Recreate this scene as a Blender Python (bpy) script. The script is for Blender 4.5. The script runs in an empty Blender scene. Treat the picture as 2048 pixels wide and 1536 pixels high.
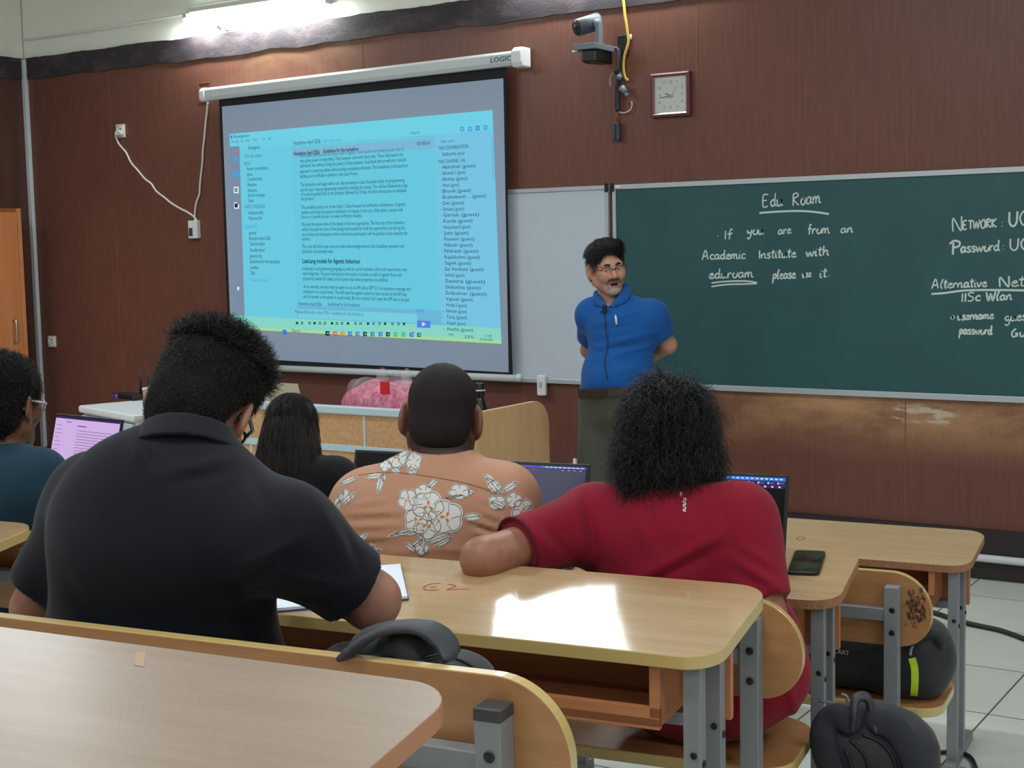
import bpy, bmesh, math, random
import numpy as np
from mathutils import Vector, Matrix, Quaternion
from mathutils.bvhtree import BVHTree

random.seed(7); np.random.seed(7)
C = bpy.context.scene.collection
SC = bpy.context.scene
PI = math.pi

# ------------------------------------------------------------------ camera
F_PX, YAW, PITCH, ROLL, CAM_H = 2857.1, 0.57245, 0.096935, -0.02056, 1.81
_f = np.array([-math.sin(YAW)*math.cos(PITCH), math.cos(YAW)*math.cos(PITCH), -math.sin(PITCH)])
_r0 = np.array([math.cos(YAW), math.sin(YAW), 0.0]); _u0 = np.cross(_r0, _f)
_r = _r0*math.cos(ROLL) + _u0*math.sin(ROLL); _u = np.cross(_r, _f)
CAM = np.array([0.0, 0.0, CAM_H])
cd = bpy.data.cameras.new('camera'); cam = bpy.data.objects.new('camera', cd); C.objects.link(cam)
cam.matrix_world = Matrix(((_r[0], _u[0], -_f[0], 0), (_r[1], _u[1], -_f[1], 0), (_r[2], _u[2], -_f[2], CAM_H), (0, 0, 0, 1)))
cd.sensor_fit = 'HORIZONTAL'; cd.sensor_width = 36.0; cd.lens = F_PX/2048*36.0
cd.clip_start = 0.05; cd.clip_end = 60
SC.camera = cam

# ------------------------------------------------------------------ world, exposure
w = bpy.data.worlds.new('world'); SC.world = w; w.use_nodes = True
w.node_tree.nodes['Background'].inputs[0].default_value = (0.88, 0.94, 1.0, 1)
w.node_tree.nodes['Background'].inputs[1].default_value = 7.0
vs = SC.view_settings
vs.view_transform = 'Standard'; vs.look = 'None'; vs.gamma = 1.0; vs.use_curve_mapping = False
vs.exposure = 0.2
try:
    SC.cycles.use_denoising = True
    SC.cycles.max_bounces = 7; SC.cycles.diffuse_bounces = 3; SC.cycles.glossy_bounces = 3
    SC.cycles.transmission_bounces = 6; SC.cycles.caustics_reflective = False; SC.cycles.caustics_refractive = False
    SC.cycles.sample_clamp_indirect = 3.0
except Exception:
    pass
CEIL = 4.95
TUBE_Z = 4.0
TUBE_POWER = 36.0
# tube lamps: (centre x, y, z, direction angle, tilt kind)
CEIL_TUBES = [(-8.2, 3.4, 90), (-6.6, 4.6, 90), (-2.6, 4.6, 90), (0.9, 4.6, 90), (-5.4, 1.2, 90), (-1.6, 1.2, 90), (1.6, 1.0, 90), (-3.6, -1.8, 90), (0.3, -1.8, 90)]  # first tube is unseen, added to brighten the left end of the wall

# ------------------------------------------------------------------ measuring: where a photo point lies in the room
def ray(px, py):
    return _f + _r*(px-1024)/F_PX - _u*(py-768)/F_PX
def on(px, py, Y=None, z=None, X=None):
    d = ray(px, py)
    if Y is not None: t = (Y-CAM[1])/d[1]
    elif z is not None: t = (z-CAM[2])/d[2]
    else: t = (X-CAM[0])/d[0]
    return CAM + t*d
def dep(px, py, Z):
    return CAM + Z*ray(px, py)

# ------------------------------------------------------------------ materials
def lin(c):
    return tuple(((v/255)/12.92 if v/255 <= 0.04045 else ((v/255+0.055)/1.055)**2.4) for v in c) + (1.0,)
MATS = {}
def mat(name, col=(128,128,128), rough=0.5, metal=0.0, spec=0.5, bump=None, var=None, emit=None, estr=1.0, trans=0.0, alpha=1.0, coat=0.0, sheen=0.0, croughs=0.1):
    m = bpy.data.materials.new(name); m.use_nodes = True
    nt = m.node_tree; b = nt.nodes['Principled BSDF']
    b.inputs['Base Color'].default_value = lin(col); b.inputs['Roughness'].default_value = rough
    b.inputs['Metallic'].default_value = metal; b.inputs['Specular IOR Level'].default_value = spec
    if coat: b.inputs['Coat Weight'].default_value = coat; b.inputs['Coat Roughness'].default_value = croughs
    if sheen: b.inputs['Sheen Weight'].default_value = sheen
    if trans: b.inputs['Transmission Weight'].default_value = trans
    if alpha < 1: b.inputs['Alpha'].default_value = alpha
    if emit is not None:
        b.inputs['Emission Color'].default_value = lin(emit); b.inputs['Emission Strength'].default_value = estr
    if var or bump:
        tc = nt.nodes.new('ShaderNodeTexCoord')
    if var:   # (scale xyz, other colour, contrast lo, hi, detail)
        sc, c2, lo, hi, det = var
        mp = nt.nodes.new('ShaderNodeMapping'); mp.inputs['Scale'].default_value = sc
        nz = nt.nodes.new('ShaderNodeTexNoise'); nz.inputs['Scale'].default_value = 1.0; nz.inputs['Detail'].default_value = det; nz.inputs['Roughness'].default_value = 0.6
        rp = nt.nodes.new('ShaderNodeValToRGB'); rp.color_ramp.elements[0].position = lo; rp.color_ramp.elements[1].position = hi
        rp.color_ramp.elements[0].color = lin(col); rp.color_ramp.elements[1].color = lin(c2)
        nt.links.new(tc.outputs['Object'], mp.inputs[0]); nt.links.new(mp.outputs[0], nz.inputs['Vector'])
        nt.links.new(nz.outputs['Fac'], rp.inputs[0]); nt.links.new(rp.outputs[0], b.inputs['Base Color'])
    if bump:  # (scale xyz, strength, distance)
        sc, st, di = bump
        mp = nt.nodes.new('ShaderNodeMapping'); mp.inputs['Scale'].default_value = sc
        nz = nt.nodes.new('ShaderNodeTexNoise'); nz.inputs['Scale'].default_value = 1.0; nz.inputs['Detail'].default_value = 3
        bp = nt.nodes.new('ShaderNodeBump'); bp.inputs['Strength'].default_value = st; bp.inputs['Distance'].default_value = di
        nt.links.new(tc.outputs['Object'], mp.inputs[0]); nt.links.new(mp.outputs[0], nz.inputs['Vector'])
        nt.links.new(nz.outputs['Fac'], bp.inputs['Height']); nt.links.new(bp.outputs[0], b.inputs['Normal'])
    MATS[name] = m
    return m
def M(n): return MATS[n]

# ------------------------------------------------------------------ objects
WM = {}
def tag(o, label, cat, group=None, kind=None):
    if label: o['label'] = label
    if cat: o['category'] = cat
    if group: o['group'] = group
    if kind: o['kind'] = kind
    return o
def thing(name, label, cat, loc=(0,0,0), rz=0.0, group=None):
    o = bpy.data.objects.new(name, None); C.objects.link(o)
    o.empty_display_size = 0.1
    o.location = Vector([float(v) for v in loc]); o.rotation_euler = (0, 0, rz)
    WM[o.name] = Matrix.Translation(o.location) @ Matrix.Rotation(rz, 4, 'Z')
    return tag(o, label, cat, group)

class MB:
    """collects shapes in room (or local) coordinates, then links them as one mesh object"""
    def __init__(s): s.v = []; s.f = []; s.m = []; s.sm = []; s.T = None
    def raw(s, V, Fc, mi=0, smooth=False):
        n = len(s.v)
        V = [Vector([float(a) for a in p]) for p in V]
        if s.T is not None: V = [s.T @ p for p in V]
        s.v += V
        for i, f in enumerate(Fc):
            s.f.append([n+int(k) for k in f]); s.m.append(mi if np.isscalar(mi) else int(mi[i])); s.sm.append(smooth)
        return s
    def box(s, c, d, rz=0.0, mi=0, R=None):
        x, y, z = d[0]/2, d[1]/2, d[2]/2
        R = R if R is not None else Matrix.Rotation(rz, 3, 'Z')
        V = [Vector([float(a) for a in c]) + R @ Vector(p) for p in ((-x,-y,-z),(x,-y,-z),(x,y,-z),(-x,y,-z),(-x,-y,z),(x,-y,z),(x,y,z),(-x,y,z))]
        return s.raw(V, [(0,3,2,1),(4,5,6,7),(0,1,5,4),(1,2,6,5),(2,3,7,6),(3,0,4,7)], mi)
    def bx(s, x0, x1, y0, y1, z0, z1, mi=0):
        return s.box(((x0+x1)/2, (y0+y1)/2, (z0+z1)/2), (abs(x1-x0), abs(y1-y0), abs(z1-z0)), 0, mi)
    def prism(s, poly, z0, z1, mi=0, mside=None, T=None, smooth=False):
        n = len(poly); V = [(p[0], p[1], z0) for p in poly] + [(p[0], p[1], z1) for p in poly]
        if T is not None: V = [T @ Vector(p) for p in V]
        ms = mi if mside is None else mside
        s.raw(V, [list(range(n))[::-1], list(range(n, 2*n))], mi)
        k = len(s.v) - 2*n
        for i in range(n):
            j = (i+1) % n
            s.f.append([k+i, k+j, k+n+j, k+n+i]); s.m.append(ms); s.sm.append(smooth)
        return s
    def tube(s, path, r, n=8, mi=0, closed=False, caps=True):
        P = [np.array(p, float) for p in path]; L = len(P)
        rr = [r]*L if np.isscalar(r) else list(r)
        T = []
        for i in range(L):
            a = P[(i-1) % L] if (closed or i > 0) else P[i]; b = P[(i+1) % L] if (closed or i < L-1) else P[i]
            t = b-a; T.append(t/(np.linalg.norm(t)+1e-12))
        ref = np.array([0, 0, 1.0]) if abs(T[0][2]) < 0.9 else np.array([1.0, 0, 0])
        u = np.cross(T[0], ref); u /= np.linalg.norm(u)
        V = []
        for i in range(L):
            u = u - T[i]*(u@T[i]); u /= np.linalg.norm(u)+1e-12; w_ = np.cross(T[i], u)
            for k in range(n):
                a = 2*PI*k/n; V.append(P[i] + rr[i]*(u*math.cos(a) + w_*math.sin(a)))
        Fc = []
        for i in range(L if closed else L-1):
            j = (i+1) % L
            for k in range(n):
                Fc.append((i*n+k, i*n+(k+1) % n, j*n+(k+1) % n, j*n+k))
        if caps and not closed:
            Fc.append(list(range(n))[::-1]); Fc.append([(L-1)*n+k for k in range(n)])
        return s.raw(V, Fc, mi, True)
    def cyl(s, a, b, r0, r1=None, n=20, mi=0):
        r1 = r0 if r1 is None else r1
        return s.tube([a, b], [r0, r1], n, mi)
    def ell(s, c, r, n=16, mi=0, R=None):
        V = []; Fc = []; m = n//2
        for i in range(m+1):
            t = PI*i/m
            for k in range(n):
                a = 2*PI*k/n; p = Vector((r[0]*math.sin(t)*math.cos(a), r[1]*math.sin(t)*math.sin(a), r[2]*math.cos(t)))
                if R is not None: p = R @ p
                V.append(Vector([float(q) for q in c]) + p)
        for i in range(m):
            for k in range(n):
                Fc.append((i*n+k, (i+1)*n+k, (i+1)*n+(k+1) % n, i*n+(k+1) % n))
        return s.raw(V, Fc, mi, True)
    def quad(s, a, b, c, d, mi=0): return s.raw([a, b, c, d], [(0,1,2,3)], mi)
    def ribbon(s, pts, wd, nrm, lift=0.0, mi=0):
        P = [np.array(p, float) for p in pts]; nrm = np.array(nrm, float); V = []
        for i in range(len(P)):
            t = P[min(i+1, len(P)-1)] - P[max(i-1, 0)]; t /= np.linalg.norm(t)+1e-12
            sd = np.cross(nrm, t); sd /= np.linalg.norm(sd)+1e-12
            ww = wd if np.isscalar(wd) else wd[i]
            V += [P[i]+sd*ww/2+nrm*lift, P[i]-sd*ww/2+nrm*lift]
        return s.raw(V, [(2*i, 2*i+1, 2*i+3, 2*i+2) for i in range(len(P)-1)], mi)
    def build(s, name, mats, parent=None, bevel=0.0, seg=2, smooth=None, label=None, sub=0):
        me = bpy.data.meshes.new(name)
        me.from_pydata([tuple(p) for p in s.v], [], s.f)
        for m in (mats if isinstance(mats, (list, tuple)) else [mats]): me.materials.append(m)
        me.polygons.foreach_set('material_index', s.m)
        me.polygons.foreach_set('use_smooth', [bool(x) if smooth is None else smooth for x in s.sm])
        return link(name, me, parent, bevel, seg, label, sub)
def link(name, me, parent=None, bevel=0.0, seg=2, label=None, sub=0):
    o = bpy.data.objects.new(name, me); C.objects.link(o)
    if parent is not None:
        me.transform(WM[parent.name].inverted()); o.parent = parent; WM[o.name] = WM[parent.name]
    else: WM[o.name] = Matrix.Identity(4)
    me.update()
    if bevel:
        b = o.modifiers.new('bevel', 'BEVEL'); b.width = bevel; b.segments = seg; b.limit_method = 'ANGLE'; b.angle_limit = 0.7
    if sub:
        b = o.modifiers.new('subdivision', 'SUBSURF'); b.levels = sub; b.render_levels = sub
    if label: o['label'] = label
    return o
def rebase(o, loc):
    """put a one-mesh thing's origin at its base"""
    loc = Vector([float(v) for v in loc]); o.data.transform(Matrix.Translation(-loc)); o.location = loc
    WM[o.name] = Matrix.Translation(loc); return o
def rrect(x0, x1, y0, y1, r, n=7):
    r = [r]*4 if np.isscalar(r) else r; P = []
    for (cx, cy, a0, k) in ((x1-r[0], y0+r[0], -90, 0), (x1-r[1], y1-r[1], 0, 1), (x0+r[2], y1-r[2], 90, 2), (x0+r[3], y0+r[3], 180, 3)):
        if r[k] <= 1e-6: P.append((cx, cy)); continue
        for i in range(n+1):
            a = math.radians(a0 + 90*i/n); P.append((cx+r[k]*math.cos(a), cy+r[k]*math.sin(a)))
    return P
def smooth_path(pts, n=6):
    P = [np.array(p, float) for p in pts]; out = []
    if len(P) < 3: return P
    Q = [2*P[0]-P[1]] + P + [2*P[-1]-P[-2]]
    for i in range(1, len(Q)-2):
        for k in range(n):
            t = k/n; a, b, c, d = Q[i-1:i+3]
            out.append(0.5*(2*b + (c-a)*t + (2*a-5*b+4*c-d)*t*t + (3*b-a-3*c+d)*t**3))
    out.append(P[-1]); return out
_tc = {}
def text_mesh(st, bold=False):
    """outline of a line of print, unit height, lying in x-y"""
    key = (st, bold)
    if key in _tc: return _tc[key]
    cu = bpy.data.curves.new('text', 'FONT'); cu.body = st; cu.size = 1.0; cu.resolution_u = 2
    if bold: cu.offset = 0.018
    ob = bpy.data.objects.new('text', cu); C.objects.link(ob)
    bpy.context.view_layer.update()
    me = bpy.data.meshes.new_from_object(ob.evaluated_get(bpy.context.evaluated_depsgraph_get()))
    V = [tuple(v.co) for v in me.vertices]; Fc = [list(p.vertices) for p in me.polygons]
    bpy.data.objects.remove(ob); bpy.data.curves.remove(cu); bpy.data.meshes.remove(me)
    _tc[key] = (V, Fc); return V, Fc
def put_text(mb, st, origin, xdir, ydir, size, width=None, mi=0, bold=False, centre=False):
    V, Fc = text_mesh(st, bold)
    if not V: return
    x0 = min(p[0] for p in V); x1 = max(p[0] for p in V)
    sx = size if width is None else width/max(x1-x0, 1e-6)
    o = np.array(origin, float); xd = np.array(xdir, float); yd = np.array(ydir, float)
    off = (x0+x1)/2 if centre else x0
    mb.raw([o + xd*(p[0]-off)*sx + yd*(p[1]-(0.35 if centre else 0))*size for p in V], Fc, mi)
# ------------------------------------------------------------------ the materials
mat('cream_paint', (238,238,228), 0.7, bump=((30,30,30),0.15,0.002))
mat('ceiling_paint', (225,225,215), 0.8)
mat('dark_band', (44,37,44), 0.75, var=((6,6,14),(84,70,74),0.45,0.8,6), bump=((60,60,60),0.5,0.004))
def panel_mat():
    m = mat('brown_panelling', (104,58,44), 0.42, spec=0.35, bump=((220,220,14),0.12,0.0008))
    nt = m.node_tree; b = nt.nodes['Principled BSDF']; L = nt.links.new; N = nt.nodes.new
    tc = N('ShaderNodeTexCoord'); sep = N('ShaderNodeSeparateXYZ'); L(tc.outputs['Object'], sep.inputs[0])
    # fine upright grain
    mp = N('ShaderNodeMapping'); mp.inputs['Scale'].default_value = (55, 55, 3.5); L(tc.outputs['Object'], mp.inputs[0])
    nz = N('ShaderNodeTexNoise'); nz.inputs['Scale'].default_value = 1; nz.inputs['Detail'].default_value = 5; L(mp.outputs[0], nz.inputs['Vector'])
    rp = N('ShaderNodeValToRGB'); rp.color_ramp.elements[0].position = 0.3; rp.color_ramp.elements[1].position = 0.75
    rp.color_ramp.elements[0].color = lin((102,64,54)); rp.color_ramp.elements[1].color = lin((116,74,62)); L(nz.outputs['Fac'], rp.inputs[0])
    # worn, dusty patches (rubbed pale below the boards, dusty above the screen)
    mp2 = N('ShaderNodeMapping'); mp2.inputs['Scale'].default_value = (1.3, 1.3, 2.6); L(tc.outputs['Object'], mp2.inputs[0])
    n2 = N('ShaderNodeTexNoise'); n2.inputs['Scale'].default_value = 1.4; n2.inputs['Detail'].default_value = 6; n2.inputs['Roughness'].default_value = 0.65; L(mp2.outputs[0], n2.inputs['Vector'])
    def rng(sock, a, b_, c, d):
        r_ = N('ShaderNodeMapRange'); r_.interpolation_type = 'SMOOTHSTEP'
        for i, v in enumerate((a, b_, c, d)): r_.inputs[1+i].default_value = v
        L(sock, r_.inputs[0]); return r_.outputs[0]
    def mul(a, b_, op='MULTIPLY'):
        q = N('ShaderNodeMath'); q.operation = op
        for i, v in enumerate((a, b_)):
            if isinstance(v, (int, float)): q.inputs[i].default_value = v
            else: L(v, q.inputs[i])
        return q.outputs[0]
    X, Z = sep.outputs['X'], sep.outputs['Z']
    wear = mul(mul(rng(X, -4.3, -3.0, 0, 1), rng(Z, 0.55, 0.95, 0, 1)), rng(Z, 1.0, 1.02, 1, 0))
    wear = mul(wear, rng(n2.outputs['Fac'], 0.36, 0.66, 0.25, 1))
    dust = mul(mul(rng(X, -7.5, -7.1, 0, 1), rng(X, -6.3, -5.4, 1, 0)), rng(Z, 2.85, 3.15, 0, 0.6))
    dust = mul(dust, rng(n2.outputs['Fac'], 0.4, 0.7, 0, 1))
    mx = N('ShaderNodeMix'); mx.data_type = 'RGBA'; mx.inputs[7].default_value = lin((190,146,106)); L(mul(wear, 0.95), mx.inputs[0]); L(rp.outputs[0], mx.inputs[6])
    mx2 = N('ShaderNodeMix'); mx2.data_type = 'RGBA'; mx2.inputs[7].default_value = lin((140,110,84)); L(dust, mx2.inputs[0]); L(mx.outputs[2], mx2.inputs[6])
    n3 = N('ShaderNodeTexNoise'); n3.inputs['Scale'].default_value = 1.0; n3.inputs['Detail'].default_value = 4
    mp3 = N('ShaderNodeMapping'); mp3.inputs['Scale'].default_value = (9, 9, 38); L(tc.outputs['Object'], mp3.inputs[0]); L(mp3.outputs[0], n3.inputs['Vector'])
    sc_ = mul(mul(rng(X, -2.46, -2.40, 0, 1), rng(X, -2.16, -2.06, 1, 0)), mul(rng(Z, .80, .83, 0, 1), rng(Z, .89, .92, 1, 0)))
    sc_ = mul(sc_, rng(n3.outputs['Fac'], .47, .56, 0, .75))
    mx3 = N('ShaderNodeMix'); mx3.data_type = 'RGBA'; mx3.inputs[7].default_value = lin((200,186,170)); L(sc_, mx3.inputs[0]); L(mx2.outputs[2], mx3.inputs[6])
    L(mx3.outputs[2], b.inputs['Base Color'])
panel_mat()
mat('wall_brown', (70,42,36), 0.55, var=((8,8,1.5),(88,52,42),0.3,0.7,4))
mat('trim_white', (205,208,212), 0.45)
mat('metal_white', (200,204,208), 0.4)
def floor_mat():
    m = mat('floor_tiles', (176,172,156), 0.28, spec=0.45)
    nt = m.node_tree; b = nt.nodes['Principled BSDF']; L = nt.links.new; N = nt.nodes.new
    tc = N('ShaderNodeTexCoord'); mp = N('ShaderNodeMapping'); mp.inputs['Location'].default_value = (0.16, 0.0, 0); L(tc.outputs['Object'], mp.inputs[0])
    br = N('ShaderNodeTexBrick'); br.offset = 0.0; br.inputs['Scale'].default_value = 1.0
    br.inputs['Brick Width'].default_value = 0.6; br.inputs['Row Height'].default_value = 0.6; br.inputs['Mortar Size'].default_value = 0.004
    br.inputs['Color1'].default_value = lin((222,226,218)); br.inputs['Color2'].default_value = lin((214,218,210)); br.inputs['Mortar'].default_value = lin((98,94,84))
    L(mp.outputs[0], br.inputs['Vector'])
    nz = N('ShaderNodeTexNoise'); nz.inputs['Scale'].default_value = 3.0; nz.inputs['Detail'].default_value = 5; L(tc.outputs['Object'], nz.inputs['Vector'])
    mx = N('ShaderNodeMix'); mx.data_type = 'RGBA'; mx.blend_type = 'MULTIPLY'; mx.inputs[0].default_value = 0.35
    L(br.outputs['Color'], mx.inputs[6]); L(nz.outputs['Fac'], mx.inputs[7]); 
    rp = N('ShaderNodeValToRGB'); rp.color_ramp.elements[0].color = (0.6,0.6,0.6,1); rp.color_ramp.elements[1].color = (1,1,1,1); L(nz.outputs['Fac'], rp.inputs[0]); L(rp.outputs[0], mx.inputs[7])
    L(mx.outputs[2], b.inputs['Base Color'])
floor_mat()
mat('board_green', (42,80,86), 0.5, spec=0.4, var=((2.2,2.2,3.0),(48,88,90),0.35,0.7,5))
mat('white_board', (200,208,222), 0.22, spec=0.5)
mat('aluminium', (190,196,202), 0.35, metal=0.3)
mat('chalk', (200,214,208), 0.9)
mat('chalk_faint', (150,176,170), 0.9)
mat('plastic_white', (226,228,230), 0.35)
mat('plastic_cream', (214,206,184), 0.45)
mat('plastic_black', (22,22,26), 0.35)
mat('plastic_grey', (120,126,140), 0.45)
mat('plastic_slate', (62,66,80), 0.45)
mat('cable_black', (24,24,26), 0.5)
mat('cable_white', (210,206,196), 0.5)
mat('cable_yellow', (206,172,72), 0.5)
mat('screen_fabric', (164,180,206), 0.85)
mat('screen_black', (16,16,26), 0.8)
mat('tube_glow', (255,255,255), 0.5, emit=(238,255,244), estr=9.0)
def wood(name, c1, c2, sc, rough=0.35, coat=0.0, bump=None, cr=0.12):
    return mat(name, c1, rough, spec=0.45, var=(sc, c2, 0.32, 0.72, 5), bump=bump, coat=coat, croughs=cr)
wood('desk_laminate', (174,142,100), (188,157,116), (2.5, 40, 40), 0.34, coat=1.0, bump=((300,300,300),0.10,0.0006), cr=0.10)
wood('desk_laminate_worn', (140,120,104), (152,132,116), (2.0, 30, 30), 0.34, coat=0.2, bump=((380,380,380),0.22,0.0008), cr=0.25)
mat('edge_brown', (176,120,88), .5); mat('edge_yellow', (196,168,108), 0.28, spec=0.55, coat=0.4)
mat('edge_chip', (134,92,60), 0.8, var=((160,160,160),(168,120,84),0.35,0.65,3))
wood('bench_ply', (160,112,70), (174,126,82), (3, 40, 40), 0.36, coat=0.15)
wood('shelf_wood', (176,110,72), (192,126,86), (3, 30, 30), 0.42)
mat('shelf_dark', (74,48,34), 0.6)
mat('steel_grey', (132,134,138), 0.42, metal=0.15, spec=0.5)
mat('steel_cap', (58,56,58), 0.6)
mat('bolt_black', (14,14,16), 0.4)
wood('wardrobe_wood', (196,122,76), (208,136,88), (30, 30, 1.6), 0.4)
mat('wardrobe_shaded', (148,84,42), 0.5)  # door wood darkened, shade of the dimly lit side put into the colour
wood('podium_wood', (206,164,118), (216,176,130), (26, 26, 2.0), 0.42)
mat('podium_cork', (192,144,98), 0.7, var=((70,70,70),(206,160,116),0.4,0.6,4))
mat('rim_blue_white', (188,206,214), 0.35)
mat('marker_red', (150,70,44), 0.6)
mat('tape_mark', (170,138,112), 0.5)
mat('paper', (222,228,240), 0.7)
mat('paper_edge', (70,60,120), 0.6)
mat('glass_dark', (10,14,12), 0.06, spec=0.6)
# ------------------------------------------------------------------ the room shell
WY, XL, XR, YB = 7.6, -9.43, 3.2, -3.6
def struct(mb, name, mats, **k):
    o = mb.build(name, mats, None, **k); o['kind'] = 'structure'; return o
BZ0, BZ1 = 3.19, 3.35
b = MB().bx(XL-.2, XR+.2, WY, WY+.2, 0, BZ0+.02, 0)
for xs in (-8.47, -7.25, -6.03, -4.81, -3.59, -2.37, -1.15):
    b.bx(xs-.003, xs+.003, WY-.0012, WY, .2, BZ0, 1)
mat('seam', (122,78,58), 0.6)
struct(b, 'wall_front', [M('brown_panelling'), M('seam')])
wx0, wx1, wz0, wz1 = -6.0, -4.3, 3.66, 4.70     # high ventilator window above the white board
b = MB()
b.bx(XL-.2, XR+.2, WY+.012, WY+.2, BZ0+.02, wz0); b.bx(XL-.2, XR+.2, WY+.012, WY+.2, wz1, CEIL)
b.bx(XL-.2, wx0, WY+.012, WY+.2, wz0, wz1); b.bx(wx1, XR+.2, WY+.012, WY+.2, wz0, wz1)
struct(b, 'wall_front', M('cream_paint'))
b = MB()
for a in ((wx0, wx1, wz0, wz0+.03), (wx0, wx1, wz1-.03, wz1), (wx0, wx0+.03, wz0, wz1), (wx1-.03, wx1, wz0, wz1)): b.bx(a[0], a[1], WY+.06, WY+.10, a[2], a[3])
struct(b, 'window_1', M('trim_white'))
# ragged dark band between panelling and plaster
def band(name, along, a0, a1, fixed, sgn):
    n = int((a1-a0)/.05); rnd = np.random.RandomState(3); mb = MB()
    lo = BZ0 + np.convolve(rnd.randn(n+8), np.ones(5)/5, 'same')[:n+1]*.010; hi = BZ1 + np.convolve(rnd.randn(n+8), np.ones(5)/5, 'same')[:n+1]*.007
    V = []
    for i in range(n+1):
        a = a0+(a1-a0)*i/n
        for z, q in ((lo[i], 0), (lo[i], 1), (hi[i], 1), (hi[i], 0)):
            V.append((a, fixed-sgn*.014*q, z) if along == 'x' else (fixed+sgn*.014*q, a, z))
    Fc = []
    for i in range(n):
        for k in range(4):
            Fc.append((4*i+k, 4*i+(k+1) % 4, 4*i+4+(k+1) % 4, 4*i+4+k))
    mb.raw(V, Fc)
    return struct(mb, name, M('dark_band'))
band('trim_1', 'x', XL, XR, WY+.002, 1)
band('trim_2', 'y', YB, WY, XL, 1)
struct(MB().bx(XL-.2, XL, YB-.2, WY, 0, BZ0+.02, 0), 'wall_left', M('wall_brown'))
struct(MB().bx(XL-.2, XL-.002, YB-.2, WY, BZ0+.02, CEIL, 0), 'wall_left', M('cream_paint'))
struct(MB().bx(XR, XR+.2, YB-.2, WY, 0, CEIL, 0), 'wall_right', M('cream_paint'))
struct(MB().bx(XL-.2, XR+.2, YB-.2, YB, 0, CEIL, 0), 'wall_back', M('cream_paint'))
struct(MB().bx(XL-.2, XR+.2, YB-.2, WY+.2, CEIL, CEIL+.15, 0), 'ceiling', M('ceiling_paint'))
# floor with its seating tiers (risers follow the rows)
TB, TC, TD = 0.21, 0.36, 0.54
b = MB().bx(XL, XR, YB, WY, -.1, 0)
struct(b, 'floor', M('floor_tiles'))
def tier(y0, z0, z1, yb, slope=.14):
    yr = lambda x: y0 + (x+1.3)*slope
    b = MB(); xa, xb = XL, -0.45
    b.prism([(xa, YB), (xb, YB), (xb, yr(xb)), (xa, yr(xa))], z0, z1)
    return struct(b, 'floor', M('floor_tiles'))
tier(3.72, 0, TB, 0); tier(2.62, TB, TC, 0); tier(1.47, TC, TD, 0)
# skirting and the white pipe above the floor
b = MB().bx(XL, XR, WY-.03, WY+.01, 0, .265)
mat('skirting_dark', (40,32,34), 0.5); struct(b, 'baseboard_front', M('skirting_dark'))
b = MB(); b.tube([(XL+.02, WY-.05, .118), (XR-.02, WY-.05, .118)], .021, 12); struct(b, 'trim_3', M('trim_white'))
struct(MB().bx(XL, XL+.015, YB, WY-.03, 0, .2), 'baseboard_left', M('skirting_dark'))
# white cable duct in the corner
xc = -9.405
struct(MB().bx(xc-.022, xc+.022, WY-.032, WY, .0, 3.345), 'trim_4', M('trim_white'), bevel=.004)
# thin wire duct across the plaster
a = on(60, 79, Y=WY); c_ = on(366, 33, Y=WY)
b = MB(); b.tube([(XL+.02, WY+.004, a[2]), ((XL+c_[0])/2, WY+.004, (a[2]+c_[2])/2-.004), (c_[0]+.1, WY+.004, c_[2]+.01)], .008, 8)
o = struct(b, 'trim_5', M('cream_paint'))

# ------------------------------------------------------------------ tube lamps
mat('lamp_body', (206,210,206), 0.4)
def tube_light(label, c, rz, L=1.22, wall=False, power=0.0, glow='tube_glow', group='fluorescent tube lights'):
    t = thing('tube_light', label, 'light', c, rz, group)
    T = WM[t.name]
    def bd(mb, name, m, **k):
        mb.v = [T @ v for v in mb.v]; return mb.build(name, m, t, **k)
    if wall:   # batten on the wall, tube in front
        bd(MB().bx(-L/2, L/2, -.035, .0, -.0, .045), 'batten', M('lamp_body'), bevel=.004)
        for s in (-1, 1):
            bd(MB().bx(s*L/2-.018, s*L/2+.018, -.075, .0, -.035, .03), 'end_cap', M('lamp_body'), bevel=.004)
        mb = MB(); mb.tube([(-L/2+.015, -.055, -.012), (L/2-.015, -.055, -.012)], .0165, 16); bd(mb, 'tube', M(glow))
        lp = (0, -.10, -.03); rot = Matrix.Rotation(math.radians(50), 4, 'X')
    else:
        for s in (-.4, .4): bd(MB().bx(s-.006, s+.006, -.006, .006, 0, CEIL-TUBE_Z), 'hanger', M('lamp_body'))
        bd(MB().bx(-L/2, L/2, -.03, .03, -.045, 0), 'batten', M('lamp_body'), bevel=.004)
        for s in (-1, 1):
            bd(MB().bx(s*L/2-.018, s*L/2+.018, -.025, .025, -.10, -.01), 'end_cap', M('lamp_body'), bevel=.004)
        mb = MB(); mb.tube([(-L/2+.015, 0, -.078), (L/2-.015, 0, -.078)], .0165, 16); bd(mb, 'tube', M(glow))
        lp = (0, 0, -.11); rot = Matrix.Identity(4)
    if power:
        ld = bpy.data.lights.new('tube_glow', 'AREA'); ld.shape = 'RECTANGLE'; ld.size = L; ld.size_y = .06; ld.energy = power
        ld.color = (.90, .96, 1.0) if not wall else (.93, 1.0, .95)
        lo = bpy.data.objects.new('lamp_glow', ld); C.objects.link(lo); lo.parent = t
        lo.matrix_local = Matrix.Translation(lp) @ rot
    return t
pL, pR = on(367, 38, Y=WY-.06), on(640, 0, Y=WY-.06)
mat('tube_glow_front', (255,255,255), 0.5, emit=(232,255,240), estr=14.0)
tube_light('lit tube light on the plaster high above the white lamp holder', ((pL[0]+pR[0])/2+.02, WY+.012, (pL[2]+pR[2])/2+.01), 0, abs(pR[0]-pL[0])+.02, True, 34.0, 'tube_glow_front')
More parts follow.
